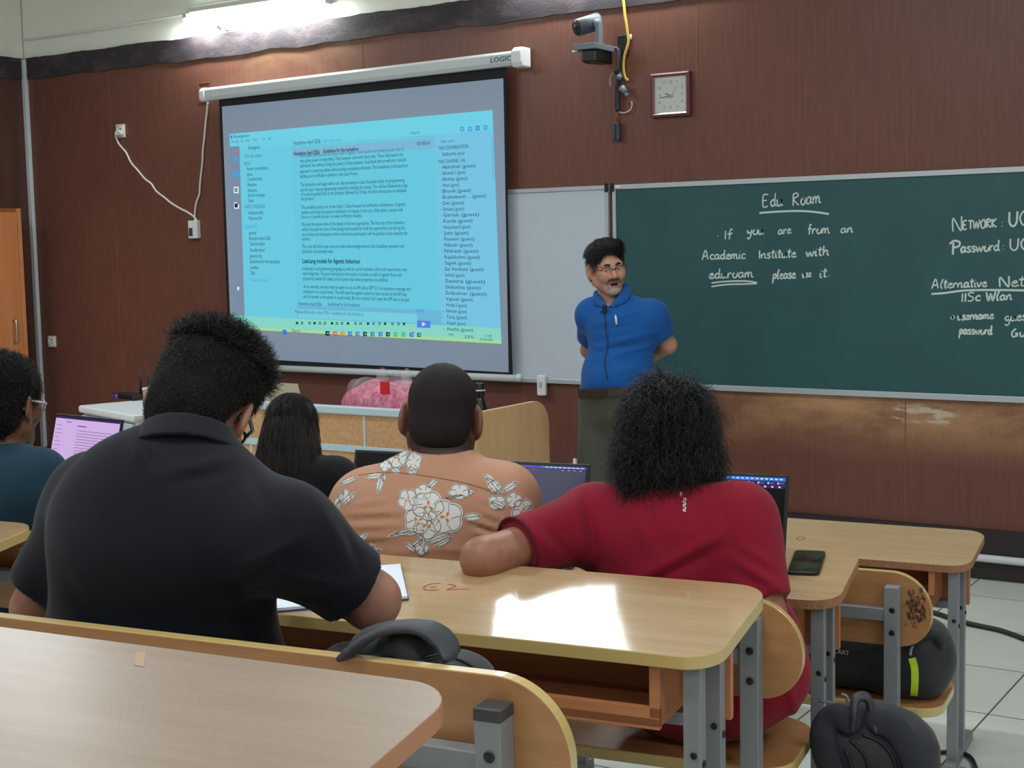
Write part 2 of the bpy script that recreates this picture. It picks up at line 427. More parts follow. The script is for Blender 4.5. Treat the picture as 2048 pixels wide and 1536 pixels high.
tube_light('lit tube light high on the plaster above the white board', (-4.2, WY+.012, 3.50), 0, 1.26, True, 16.0, 'tube_glow_front')
for i, (x, y, a) in enumerate(CEIL_TUBES):
    tube_light('ceiling tube light of the seating rows overhead, out of the picture', (x, y, TUBE_Z), math.radians(0), 1.22, False, TUBE_POWER, group='ceiling tube lights overhead')
# lamp holder with white bulb below the tube
p = on(453, 48, Y=WY)
t = thing('lamp_holder', 'round white lamp holder on the plaster below the lit tube', 'lamp holder', (p[0], WY+.012, p[2]))
b = MB(); b.cyl((p[0], WY+.012, p[2]), (p[0], WY-.018, p[2]), .05, .045, 24); b.build('base', M('plastic_white'), t, bevel=.004)
b = MB(); b.cyl((p[0], WY-.015, p[2]), (p[0], WY-.05, p[2]-.004), .036, .033, 20); b.ell((p[0]+.004, WY-.062, p[2]-.008), (.036,.03,.04), 20); b.build('bulb', M('plastic_white'), t)

# ------------------------------------------------------------------ wall fittings
def socket(px, py, label, wd=.085, ht=.085, cat='socket'):
    p = on(px, py, Y=WY); t = thing('wall_socket', label, cat, (p[0], WY, p[2]))
    MB().bx(p[0]-wd/2, p[0]+wd/2, WY-.016, WY, p[2]-ht/2, p[2]+ht/2).build('plate', M('plastic_cream'), t, bevel=.004)
    MB().bx(p[0]-wd*.1, p[0]+wd*.38, WY-.021, WY-.015, p[2]-ht*.36, p[2]+ht*.36).build('outlet', M('plastic_white'), t, bevel=.002)
    b = MB()
    for dx, dz, r in ((.14, .16, .006), (.02, -.12, .004), (.26, -.12, .004)):
        b.cyl((p[0]+dx*wd, WY-.0214, p[2]+dz*ht), (p[0]+dx*wd, WY-.0205, p[2]+dz*ht), r, n=10)
    b.build('pin_holes', M('bolt_black'), t)
    b = MB().bx(p[0]-wd*.38, p[0]-wd*.16, WY-.023, WY-.015, p[2]-ht*.2, p[2]+ht*.2); b.build('switch', M('plastic_white'), t, bevel=.002)
    return t, p
socket(106, 683, 'cream wall socket low on the panelling beside the corner duct', .085, .09)
t, p = socket(243, 262, 'cream wall socket with a plug, where the white cord starts', .088, .10)
pb = on(393, 459, Y=WY)
# plug, cord, in-line box
pl = thing('plug', 'white plug pushed into the upper wall socket', 'plug', (p[0], WY-.02, p[2]-.02))
b = MB(); b.bx(p[0]-.015, p[0]+.03, WY-.055, WY-.0215, p[2]-.035, p[2]-.002); b.build('body', M('plastic_white'), pl, bevel=.006)
def wallpath(pts, y): return [on(px, py, Y=WY-(y if np.isscalar(y) else y[i])) for i, (px, py) in enumerate(pts)]
path = wallpath([(244,268),(236,264),(231,270),(238,288),(252,305),(262,325),(275,340),(290,358),(303,368),(312,382),(330,396),(342,406),(360,417),(374,424),(386,432),(392,438),(396,447)], [.05,.05,.04]+[.012]*14)
b = MB(); b.tube(smooth_path(path, 4), .0075, 8)
o = b.build('cable', M('cable_white')); tag(o, 'white cord sagging from the upper wall socket to the small switch box', 'cable')
path = wallpath([(416,203),(414,225),(411,250),(409,275),(406,300),(405,325),(402,350),(400,372),(399,388),(393,405),(390,425),(390,447)], .012)
b = MB(); b.tube(smooth_path(path, 4), .0075, 8)
o = b.build('cable', M('cable_white')); tag(o, 'white cord hanging from the screen housing down to the small switch box', 'cable')
t = thing('switch_box', 'small white switch box hanging where both white cords meet', 'switch', (pb[0], WY, pb[2]))
MB().bx(pb[0]-.045, pb[0]+.045, WY-.042, WY, pb[2]-.065, pb[2]+.065).build('case', M('plastic_white'), t, bevel=.006)
MB().bx(pb[0]-.034, pb[0]+.002, WY-.046, WY-.040, pb[2]-.048, pb[2]+.012).build('rocker', M('plastic_slate'), t, bevel=.002)
# square patch on the panelling behind the housing end
q0, q1 = on(397,167,Y=WY), on(421,202,Y=WY)
b = MB(); mat('patch_brown', (78,40,34), 0.5)
for z in (q0[2], q1[2]): b.bx(q0[0], q1[0], WY-.004, WY, z-.004, z+.004)
for x in (q0[0],): b.bx(x-.004, x+.004, WY-.004, WY, q1[2], q0[2])
b.build('trim_6', M('seam'))['kind'] = 'structure'

# wall clock, slightly askew
t = thing('wall_clock', 'square wall clock with a dark red frame above the green board', 'clock', (-3.75, WY, 2.66))
cx, cz, hw, hh = -3.75, 2.66, .126, .126
mat('clock_frame', (104,30,52), 0.22, spec=0.6, coat=0.5); mat('clock_dial', (206,208,200), 0.35, coat=0.3); mat('clock_ink', (70,66,66), 0.6)
b = MB(); T = Matrix.Translation((cx, WY, cz)) @ Matrix.Rotation(PI/2, 4, 'X')
outer = rrect(-hw, hw, -hh, hh, .008, 3); 
for s0, s1, y0, y1 in ((hw, hw-.012, .028, .04), (hw-.012, hw-.024, .04, .03)):
    V = []; Fc = []
    for s_, y in ((s0, 0), (s0, y0), (s1, y1), (s1-.001, .015)):
        V += [(cx-s_, WY-y, cz-s_), (cx+s_, WY-y, cz-s_), (cx+s_, WY-y, cz+s_), (cx-s_, WY-y, cz+s_)]
    for i in range(3):
        for k in range(4): Fc.append((4*i+k, 4*i+(k+1) % 4, 4*i+4+(k+1) % 4, 4*i+4+k))
    b.raw(V, Fc)
b.build('frame', M('clock_frame'), t, bevel=.002)
MB().bx(cx-hw+.015, cx+hw-.015, WY-.020, WY-.002, cz-hh+.015, cz+hh-.015).build('dial', M('clock_dial'), t)
b = MB()
for h in range(1, 13):
    a = PI/2 - h*PI/6; R_ = .076
    sx = max(abs(math.cos(a)), abs(math.sin(a))); rr_ = R_/max(sx, .82)*.95
    put_text(b, str(h), (cx+math.cos(a)*rr_, WY-.0206, cz+math.sin(a)*rr_), (1,0,0), (0,0,1), .026, None, 0, False, True)
b.build('numeral_lettering', M('clock_ink'), t)
def hand(name, ang, L, wd, y, m):
    a = math.radians(ang); d = np.array([math.cos(a), 0, math.sin(a)]); o_ = np.array([cx+.004, WY-y, cz-.01])
    b = MB(); b.box(o_+d*L*.4, (L*1.2, .0014, wd), 0, 0, Matrix.Rotation(-a, 3, 'Y')); b.build(name, m, t)
hand('hour_hand', 155, .042, .007, .0225, M('clock_ink')); hand('minute_hand', 184, .072, .005, .0245, M('clock_ink')); mat('silver', (190,190,190), .25, metal=.8); hand('second_hand', 55, .062, .003, .0265, M('silver'))
b = MB(); b.cyl((cx+.004, WY-.020, cz-.01), (cx+.004, WY-.029, cz-.01), .006, n=14); b.build('hub', M('silver'), t)
m = mat('clear_glass', (255,255,255), 0.03, alpha=.08, spec=0.9)
MB().bx(cx-hw+.02, cx+hw-.02, WY-.0325, WY-.031, cz-hh+.02, cz+hh-.02).build('glass', M('clear_glass'), t)

# ------------------------------------------------------------------ projection screen
t = thing('projection_screen', 'wide pull-down projection screen in a white housing, showing a chat page', 'screen', (-6.06, WY, 1.0))
hl, hr = on(405, 190, Y=WY-.09), on(1047, 114, Y=WY-.09)
zc = (hl[2]+hr[2])/2; dz_ = (hr[2]-hl[2])
def hsg(x): return hl[2] + (hr[2]-hl[2])*(x-hl[0])/(hr[0]-hl[0])
b = MB(); prof = [(-.0,.045),(-.075,.045),(-.10,.028),(-.10,-.022),(-.085,-.045),(-.0,-.045)]
V = [(x, WY-.02+p_[0], hsg(x)+p_[1]) for x in (hl[0]+.03, hr[0]-.04) for p_ in prof]; n = len(prof)
b.raw(V, [[i, (i+1) % n, n+(i+1) % n, n+i] for i in range(n)] + [list(range(n))[::-1], list(range(n, 2*n))]); b.build('housing', M('metal_white'), t, bevel=.004)
for x0, x1, g in ((hl[0]-.005, hl[0]+.05, 1.0), (hr[0]-.065, hr[0]+.012, 1.28)):
    b = MB(); V = [(x, WY-.02+p_[0]*1.06*min(g,1.1), hsg(x)+p_[1]*1.06*g) for x in (x0, x1) for p_ in prof]
    b.raw(V, [[i, (i+1) % n, n+(i+1) % n, n+i] for i in range(n)] + [list(range(n))[::-1], list(range(n, 2*n))]); b.build('end_cap', M('plastic_white'), t, bevel=.012, seg=3)
b = MB(); lx = on(981, 130, Y=WY-.121); put_text(b, 'LOGIC', (lx[0], WY-.1216, hsg(lx[0])-.016), (1,0,.012), (0,0,1), .042, .155, 0, True); b.build('lettering', M('plastic_slate'), t)
b = MB(); lx = on(424, 192, Y=WY-.121); V = (lx[0], hsg(lx[0])); 
for a in ((0,.06,-.002,.002),(0,.06,.022,.026),(0,.004,-.002,.026),(.056,.06,-.002,.026)): b.bx(V[0]+a[0], V[0]+a[1], WY-.1212, WY-.1195, V[1]-.015+a[2], V[1]-.015+a[3])
b.build('emblem', M('plastic_white'), t)
SY = 7.52
x0, x1, z0, z1 = -7.268, -4.842, .992, 2.90
# fabric: black-bordered sheet with a slight belly at its lower right corner
nx, nz_ = 40, 30
def curl(u, v): return -.02*math.sin(PI*u)*0 - .012*(1-v)**2*math.sin(u*PI*1.5) - .02*max(0, u-.9)/.1*(1-v)
b = MB(); V = []
for j in range(nz_+1):
    for i in range(nx+1):
        u, v = i/nx, j/nz_; V.append((x0+(x1-x0)*u - (.012*math.sin(PI*v) if i == nx else 0) + (.02*math.sin(PI*v)*u*0), SY+.006+curl(u, v)*.0, z0+(z1-z0)*v))
Fc = [(j*(nx+1)+i, j*(nx+1)+i+1, (j+1)*(nx+1)+i+1, (j+1)*(nx+1)+i) for j in range(nz_) for i in range(nx)]
b.raw(V, Fc); b.build('black_border', M('screen_black'), t)
b = MB(); b.raw([(-7.242, SY+.004, 1.045), (-4.872, SY+.004, 1.012), (-4.866, SY+.004, 2.836), (-7.24, SY+.004, 2.826)], [(0,1,2,3)]); b.build('fabric', M('screen_fabric'), t)
bl, br_ = on(530, 733, Y=SY), on(1037, 757, Y=SY)
b = MB(); b.tube([(-7.30, SY, .985), (br_[0], SY, .977)], .022, 14); b.build('weight_bar', M('metal_white'), t)
for x in (-7.31, br_[0]+.005):
    b = MB(); b.cyl((x-.012, SY, .981), (x+.012, SY, .981), .025, n=16); b.build('bar_cap', M('plastic_white'), t)
# ------------------------------------------------------------------ the projected chat page (light on the screen)
ES = 0.76
def glow(name, c, e=ES): return mat(name, tuple(v*.25 for v in c), .9, spec=0, emit=c, estr=e)
glow('pj_page', (108,208,232)); glow('pj_side', (112,210,234)); glow('pj_list', (124,204,236)); glow('pj_strip', (128,146,172)); glow('pj_head', (118,216,238))
glow('pj_bar', (112,190,226)); glow('pj_box', (122,214,232)); glow('pj_task', (140,222,206)); glow('pj_taskedge', (176,224,160))
glow('pj_ink', (20,88,104), .5); glow('pj_inkfaint', (62,148,172), .55); glow('pj_inkbold', (14,66,84), .45); glow('pj_blue', (64,132,236)); glow('pj_link', (70,170,230)); glow('pj_red', (232,96,110)); glow('pj_btn', (92,132,240)); glow('pj_white', (214,240,246), .8); glow('pj_orange', (226,150,90)); glow('pj_green', (70,200,120)); glow('pj_topic', (130,190,222))
PJ = ['pj_page','pj_side','pj_list','pj_strip','pj_head','pj_bar','pj_box','pj_task','pj_taskedge','pj_ink','pj_inkfaint','pj_inkbold','pj_blue','pj_link','pj_red','pj_btn','pj_white','pj_orange','pj_green','pj_topic']
K = {n[3:]: i for i, n in enumerate(PJ)}
pb_ = MB(); LY = SY+.0025
def pj_poly(pts, k, lift=1):
    q = [on(px, py, Y=LY-.0006*lift) for px, py in pts]; pb_.raw(q, [list(range(len(q)))[::-1]], K[k])
# frame edges of the picture: top (459,268)-(985,220), bottom (471,658)-(1003,688)
def gx(px_top, v):   # a column of the page: photo x at the top edge -> at height v (0 top .. 1 bottom)
    return px_top + (12+6*(px_top-459)/526)*v
def gy(px_top, v):
    u = (px_top-459)/526; return (268-48*u)*(1-v) + (658+30*u)*v
def G(xt, v): return (gx(xt, v), gy(xt, v))
def rect(xa, xb, va, vb, k, lift=1): pj_poly([G(xa, va), G(xb, va), G(xb, vb), G(xa, vb)], k, lift)
rect(459, 985, 0, 1, 'page', 0)
rect(459, 985, 0, .085, 'head', 1); rect(478, 582, .05, .93, 'side', 1); rect(868, 985, .085, .93, 'list', 1)
rect(459, 478, .065, .93, 'strip', 2); rect(582, 868, .10, .145, 'topic', 2)
rect(582, 868, .865, .93, 'bar', 2); rect(584, 820, .885, .928, 'box', 3); rect(459, 985, .932, 1, 'task', 2); rect(459, 985, .985, 1, 'taskedge', 3)
rect(980.5, 983.5, .12, .30, 'bar', 3)
def line(px, py, pxe, s, k='ink', size=7.6, bold=False, slope=None):
    v = (py-244)/420; sl = (-.091*(1-v) + .056*v) if slope is None else slope
    a = on(px, py, Y=LY-.003); e = on(pxe, py+sl*(pxe-px), Y=LY-.003)
    xd = e-a; L = np.linalg.norm(xd); hgt = np.linalg.norm(on(px, py-size, Y=LY)-on(px, py, Y=LY))
    put_text(pb_, s, a, xd/L, (0,0,1), hgt*1.35, L, K[k], bold)
MAIN = [(600,315,808,'multi-agent systems such as those used on agents, have become extremely popular due to','inkfaint'),(600,325,806,'their great power in many fields. They however come with many risks. These risks need to be'),(600,335,811,'addressed, but without losing the power of these systems. Guardrails with proofs are a natural'),(600,346,815,'approach to ensuring safety without being excessively defensive. This hackathon is focussed on'),(600,356,716,'building such verification systems in the Lean Prover.'),
(601,373,809,'The hackathon will begin with a one day workshop in Lean focussed mainly on programming'),(601,383,815,'and the basic meta-programming needed for building the system. This will be followed by a day'),(602,392,813,'of in-person guided start to the projects, followed by 10 days of online interactions to complete'),(602,401,628,'the projects.'),
(603,418,811,'The possible projects are of two kinds 1. those focussed on verification of behaviour of agentic'),(603,428,805,'systems and those focussed on verification of outputs. In the case of the latter a project will'),(603,437,724,'focus on a specific domain, to make verification feasible.'),
(603,452,809,'We describe below some of the details of the two approaches. The first day of the hackathon'),(604,462,810,'will be focussed on some of the background needed for both the approaches, and during the'),(604,472,815,'second day and subsequent online interactions participants will be guided as they develop the'),(604,481,621,'systems.'),
(604,496,808,'The code will all be open sourced (with acknowledgements to the hackathon sponsor) and'),(604,506,666,'should be documented well.'),
(605,540,814,'LeanLang is a programming language as well as a proof assistant, with both these facets very'),(606,550,803,'well integrated. The goal of projects in this track is to build a model of agentic flows and'),(606,560,776,'properties needed for safety, and to prove that these properties are satisfied.'),
(607,576,821,'As an example, we may want an agent to use an API call to GPT-5.1 to compose a message and'),(607,586,814,'broadcast it on social media. This will need the agentic system to have access to the API key,'),(607,596,819,"and the power to broadcast to social media. But we certainly don't want the API key to be part")]
for q in MAIN: line(*q[:4], *(q[4:] or ('ink',)))
line(605,526,721,'LeanLang models for Agentic behaviour','inkbold',9.5,True)
line(587,290,641,'Hackathon April 2026','inkbold',8.5); line(646,285,685,'Add a description','link',7)
line(588,311,639,'Hackathon April 2026','inkbold',8,True); line(646,306,717,'Guidelines for the hackathon','inkbold',8,True); line(833,291,861,'YESTERDAY','ink',7); line(822,269,839,'Search','inkfaint',7)
line(597,610,643,'Hackathon April 2026','ink',7); line(656,611,720,'Guidelines for the hackathon','ink',7); line(590,626,727,'Message #Hackathon April 2026 > Guidelines for the hackathon','inkfaint',7); line(833,624,847,'Drafts','blue',7)
SIDE = [(497,299,520,'Emergence','inkbold',8),(490,316,523,'Filter left sidebar','inkfaint'),(487,331,500,'VIEWS','inkfaint'),(494,341,536,'Recent conversations'),(494,352,505,'Inbox'),(495,362,524,'Combined feed'),(495,373,513,'Mentions'),(496,384,514,'Reactions'),(496,394,530,'Starred messages'),(497,405,507,'Drafts'),(490,417,530,'DIRECT MESSAGES','inkfaint'),(497,429,527,'Notification Bot'),(497,440,525,'Welcome Bot'),(490,457,515,'CHANNELS','link'),(498,469,512,'general'),(498,480,541,'Hackathon April 2026'),(499,491,530,'Team formation'),(500,503,530,'Saturday dinner'),(500,515,524,'general chat'),(500,526,560,'Guidelines for the hackathon','inkbold'),(501,538,517,'sandbox'),(501,549,510,'Zulip'),(501,563,537,'Create a channel','link')]
for q in SIDE: line(q[0], q[1], q[2], q[3], *(q[4:] or ('ink',)))
for i, (x, s) in enumerate(((463,'File'),(472,'Edit'),(481,'View'),(491,'History'),(506,'Window'),(524,'Tools'),(536,'Help'))): line(x, 286-(x-463)*.088, x+(9 if len(s) > 5 else 6), s, 'inkfaint', 6)
line(468,276,498,'Emergence','ink',6.5)
LIST = [(876,300,936,'THIS CONVERSATION'),(884,312,929,'Siddhartha (you)'),(876,327,930,'THIS CHANNEL (34)')]
NM = ['Abhishek (guest)','Abhishek U (guest)','Akshay (guest)','Aman (guest)','Bhuvik (guest)','Brahadeesh ... (guest)','Dev (guest)','Eshwara (guest)','Girish (guest)','Kartik (guest)','Nanjundeya R (guest)','Jatin (guest)','Naveen (guest)','Nikesh (guest)','Nithesh (guest)','Rajalakshmi (guest)','Sagnik (guest)','Sai Venkata (guest)','Sathvik (guest)','Sentra (guest)','Shalothea (guest)','Srikumar (guest)','Vignesh (guest)','Vimala S (guest)','Kehroan (guest)','Yuvaj (guest)','Vaippali (guest)','Aastha (guest)']
EN = [951,931,935,918,942,972,928,928,958,945,941,937,949,945,957,960,942,967,929,970,961,973,946,934,933,934,931,946]
for i, n in enumerate(NM): LIST.append((884+i*.35, 338+i*11.95, EN[i], n))
for q in LIST: line(*q)
line(882,286,909,'Filter users','inkfaint',6.5)
for i in range(28):   # presence dots
    x, y = 879.5+i*.3, 336+i*11.95; pj_poly([(x-1.2,y),(x,y+1.3),(x+1.2,y),(x,y-1.3)], 'green' if i < 24 else 'inkfaint', 4)
def blob_(x, y, w_, h_, k, lift=5): pj_poly([(x-w_/2,y-h_/2),(x+w_/2,y-h_/2),(x+w_/2,y+h_/2),(x-w_/2,y+h_/2)], k, lift)
for y, k in ((316,'link'),(348,'link'),(380,'white'),(411,'white')): blob_(470.5+(y-316)*.03, y, 10, 13, k, 4)
blob_(472.5,411,6,8,'inkbold'); blob_(472,380,6,8,'strip'); blob_(474,310,6,6,'red'); blob_(477,406,5,5,'red'); blob_(476.5,577,4,7,'white'); blob_(463,274,3.5,6,'blue')
for x, y, k in ((924,258,'link'),(940,258,'link'),(955,256,'blue'),(971,255,'link')): blob_(x, y, 8, 9, k); blob_(x, y, 4, 4, 'list', 6)
pj_poly([(834,641),(861,642),(861,656),(834,655)], 'btn', 5); pj_poly([(844,644),(844,652.5),(852,648.4)], 'white', 6)
for i, x in enumerate((594,604,619,629,640,650,664,674,684,696,711,721,736,747,759,770,785,797,808)): blob_(x, 646+(x-594)*.008, 4.5, 5, 'ink'); (i % 3) and blob_(x, 646+(x-594)*.008, 2.4, 2.6, 'box', 6)
line(584,664,600,'Search','ink',7)
blob_(569,664,8,9,'blue'); blob_(486,664,6,7,'orange')
for i, (x, k) in enumerate(((655,'inkbold'),(670,'red'),(685,'orange'),(700,'blue'),(715,'btn'),(730,'ink'),(745,'blue'),(761,'blue'),(776,'ink'),(791,'green'),(807,'green'),(823,'blue'),(838,'inkfaint'))):
    blob_(x, 666.5+(x-655)*.018, 8, 8.5, k); blob_(x+.8, 666.5+(x-655)*.018, 3, 3, 'task', 6)
blob_(826,665,4,4,'red',7)
line(898,671,907,'ENG','ink',5); line(929,676,948,'22%','ink',6); line(970,674,983,'11:40','ink',5.5); line(960,681,985,'15-04-2026','ink',5.5)
pb_.build('projected_image', [M(n) for n in PJ], t)

# ------------------------------------------------------------------ white board and green chalk board
def board(name, label, x0, x1, z0, z1, surf, fr, cat='board'):
    t = thing(name, label, cat, ((x0+x1)/2, WY, z0))
    MB().bx(x0+fr*.5, x1-fr*.5, WY-.016, WY, z0+fr*.5, z1-fr*.5).build('surface', M(surf), t)
    for a in ((x0, x1, z1-fr, z1), (x0, x1, z0, z0+fr*1.15), (x0, x0+fr*.8, z0+fr, z1-fr), (x1-fr*.8, x1, z0+fr, z1-fr)):
        MB().bx(a[0], a[1], WY-.026, WY, a[2], a[3]).build('frame', M('aluminium'), t, bevel=.002)
    return t
wb0, wb1 = on(1024, 760, Y=WY), on(1222, 371, Y=WY)
tw = board('white_board', 'white board between the projection screen and the green board', -5.60, -4.17, .948, 2.155, 'white_board', .024)
tb = board('chalk_board', 'long green chalk board with chalk notes about network access', -4.142, .45, .945, 2.155, 'board_green', .028)
b = MB()   # black corner clips where the two boards meet
for p_ in ((1216,371),(1228,371)):
    q = on(*p_, Y=WY); b.bx(q[0]-.006, q[0]+.014, WY-.034, WY-.026, 2.115, 2.165)
o = b.build('corner_clip', M('plastic_black'), tb)
q = on(1240, 375, Y=WY)
b = MB(); b.ell((q[0], WY-.028, q[2]), (.024,.008,.011), 14); o = b.build('chalk_stub', M('plastic_cream')); tag(o, 'small pale stub stuck on the top corner of the green board', 'chalk')
# handwriting: strokes per letter (x, y) with x-height 1
GL = {
'a':(.95,[[(.68,.85),(.4,1),(.1,.55),(.2,.05),(.5,.1),(.68,.5)],[(.72,1.0),(.68,.3),(.95,0)]]), 'b':(.8,[[(.1,1.9),(.1,0)],[(.1,.5),(.5,.95),(.75,.5),(.45,0),(.1,.1)]]),
'c':(.75,[[(.7,.8),(.4,1),(.1,.55),(.25,.05),(.7,.1)]]), 'd':(.95,[[(.68,.8),(.4,.95),(.1,.5),(.3,.02),(.62,.2),(.7,.7)],[(.78,1.9),(.7,.9),(.7,.25),(.95,0)]]),
'e':(.8,[[(.1,.5),(.6,.65),(.5,.98),(.15,.7),(.15,.15),(.45,0),(.8,.2)]]), 'f':(.6,[[(.6,1.8),(.35,1.85),(.28,1.2),(.2,-.1)],[(.02,1.0),(.55,1.05)]]),
'g':(.9,[[(.75,.8),(.4,1),(.1,.6),(.35,.15),(.7,.5),(.78,.9),(.7,-.4),(.35,-.8),(.05,-.55)]]), 'h':(.9,[[(.2,1.9),(.1,0)],[(.1,.4),(.45,1),(.65,.8),(.65,.15),(.85,0)]]),
'i':(.4,[[(.15,.95),(.12,.15),(.35,0)],[(.2,1.35),(.23,1.42)]]), 'k':(.8,[[(.15,1.9),(.1,0)],[(.7,1),(.12,.5),(.75,0)]]), 'l':(.5,[[(.45,1.9),(.15,.9),(.15,.1),(.4,0)]]),
'm':(1.3,[[(.05,.9),(.1,0)],[(.1,.5),(.35,.98),(.5,.7),(.5,0)],[(.5,.5),(.8,.98),(.95,.7),(.98,.1),(1.25,.05)]]), 'n':(.9,[[(.08,.9),(.1,0)],[(.1,.5),(.45,1),(.62,.7),(.62,.1),(.88,.05)]]),
'o':(.85,[[(.45,1),(.12,.6),(.3,0),(.7,.2),(.68,.8),(.42,1),(.6,.85),(.9,.9)]]), 'p':(.9,[[(.25,1),(.05,-.9)],[(.2,.6),(.55,1),(.75,.6),(.5,.1),(.15,.2)]]), 'q':(.9,[[(.7,.8),(.3,1),(.1,.5),(.6,.2),(.75,1),(.7,-.8)]]),
'r':(.65,[[(.1,.95),(.12,0)],[(.12,.5),(.35,.95),(.62,.85)]]), 's':(.7,[[(.62,.9),(.3,1),(.15,.7),(.55,.35),(.4,0),(.05,.1)]]), 't':(.6,[[(.35,1.7),(.25,.2),(.5,0)],[(.02,1.15),(.62,1.2)]]),
'u':(.9,[[(.08,.95),(.12,.15),(.4,0),(.65,.4),(.7,.95),(.7,.15),(.9,.02)]]), 'v':(.75,[[(.05,.95),(.3,0),(.7,1)]]), 'w':(1.15,[[(.05,.95),(.25,0),(.55,.8),(.75,0),(1.1,1)]]), 'x':(.8,[[(.1,.95),(.7,0)],[(.7,.95),(.1,0)]]), 'y':(.85,[[(.08,.95),(.2,.35),(.6,.5)],[(.75,1),(.6,-.2),(.25,-.8),(.05,-.5)]]), 'z':(.7,[[(.1,.95),(.65,.95),(.1,0),(.7,0)]]),
'A':(1.3,[[(.05,-.05),(.5,1.75),(.75,1.6),(1.0,0)],[(.2,.65),(.95,.7)]]), 'E':(1.1,[[(.85,1.8),(.15,1.7),(.12,.05),(.8,.05)],[(.15,.9),(.65,.95)]]), 'I':(.4,[[(.2,1.7),(.15,0)]]), 'R':(1.15,[[(.15,1.75),(.1,0)],[(.1,1.6),(.6,1.8),(.85,1.35),(.2,.9),(.95,0)]]),
'N':(1.2,[[(.1,0),(.12,1.75),(.95,0),(1.0,1.9)]]), 'T':(1.0,[[(.05,1.7),(.95,1.75)],[(.5,1.7),(.5,0)]]), 'W':(1.5,[[(.05,1.75),(.35,0),(.7,1.4),(1.0,0),(1.4,1.8)]]), 'O':(1.2,[[(.6,1.75),(.15,1.1),(.3,.15),(.8,.05),(1.05,.9),(.85,1.65),(.6,1.75)]]), 'K':(1.1,[[(.15,1.75),(.12,0)],[(.95,1.75),(.15,.8),(1.0,0)]]),
'P':(1.1,[[(.3,1.6),(.25,-.2)],[(-.1,1.5),(.4,1.9),(.95,1.6),(.85,1.0),(.3,.85)]]), 'U':(1.2,[[(.1,1.8),(.12,.5),(.5,0),(.9,.4),(1.0,1.8)]]), 'C':(1.1,[[(1.0,1.6),(.5,1.75),(.1,1.0),(.4,.1),(1.0,.2)]]), 'S':(1.0,[[(.9,1.6),(.4,1.75),(.15,1.3),(.75,.7),(.6,.1),(.05,.1)]]), 'G':(1.2,[[(.7,1.7),(.2,1.1),(.15,.3),(.5,0),(.9,.7),(.55,.7)],[(.9,.7),(.85,0)]]),
'.':(.4,[[(.12,.1),(.2,.02)]]), ':':(.5,[[(.2,.8),(.25,.72)],[(.2,.15),(.26,.07)]]), ' ':(.8,[]), '*':(.5,[[(.1,.4),(.25,.5),(.3,.35),(.15,.3),(.1,.4),(.25,.42)]]), '-':(.6,[[(.05,.5),(.55,.52)]]), '2':(.9,[[(.1,1.4),(.5,1.75),(.75,1.3),(.1,.05),(.9,.08)]]),
}
cw = MB(); CY = WY-.0165; CN = [0]
def nxt():
    CN[0] = (CN[0]+1) % 40; return .0006+CN[0]*.00003
def word(px, py, pxe, pye, xh, s, wd=.0085, mi=0):
    a = on(px, py, Y=CY); e = on(pxe, pye, Y=CY); tot = sum(GL[ch][0] for ch in s)
    xs = (e[0]-a[0])/tot; zs = (e[2]-a[2])/(e[0]-a[0]); hgt = abs(on(px, py-xh, Y=CY)[2]-a[2]); x = 0
    for ch in s:
        for st in GL[ch][1]:
            pts = smooth_path([(a[0]+(x+p_[0])*xs, CY-.0006, a[2]+(x+p_[0])*xs*zs+p_[1]*hgt) for p_ in st], 5)
            cw.ribbon(pts, wd*(.85+.3*random.random()), (0,-1,0), nxt(), mi)
        x += GL[ch][0]
def stroke(pts, wd=.01): cw.ribbon(smooth_path([on(x, y, Y=CY-.0006) for x, y in pts], 6), wd, (0,-1,0), nxt())
word(1525,414,1566,411,13.5,'Edu'); word(1585,412,1643,405,14,'Roam'); stroke([(1519,426),(1560,423),(1600,422),(1630,424),(1658,428)], .011)
word(1434,472,1439,472,8,'.'); word(1448,479,1466,477,10,'If'); word(1494,470,1528,468,10,'you'); word(1556,469,1583,466,9,'are'); word(1616,468,1661,466,10,'from'); word(1681,466,1707,464,9,'an')
word(1404,519,1492,517,9.5,'Academic'); word(1517,517,1593,514,9.5,'Institute'); word(1612,513,1659,510,10,'with')
word(1418,557,1508,554,10,'eduroam'); stroke([(1423,566),(1450,563),(1490,562),(1514,565)], .009); stroke([(1423,573),(1455,569),(1490,568),(1514,567)], .009)
word(1545,558,1592,556,10,'please'); word(1605,555,1623,553,8,'use'); word(1639,556,1661,552,10,'it.')
word(1904,463,1927,461,15,'N'); word(1926,459,1994,454,9.5,'ETWORK'); word(2002,454,2008,453,12,':'); word(2017,453,2058,450,16,'UC',.010)
word(1901,507,1922,505,13,'P',.010); word(1921,505,2000,501,11,'assword',.009); word(2004,500,2010,499,11,':'); word(2019,501,2060,499,13,'UC',.010)
word(1863,577,1975,573,9.5,'Alternative'); word(1998,574,2062,571,11,'Net-'); stroke([(1863,588),(1890,586),(1930,581),(1990,580),(2060,581)], .011)
word(1922,604,1962,601,10,'IISc'); word(1972,602,2025,599,10,'Wlan')
word(1902,638,1910,638,9,'*',.016); word(1915,640,1988,637,9,'username'); word(2009,643,2062,639,10,'guest')
word(1918,668,1985,669,9.5,'password'); word(2022,674,2064,672,9.5,'Gue')
cw.build('chalk_lettering', [M('chalk')], tb)
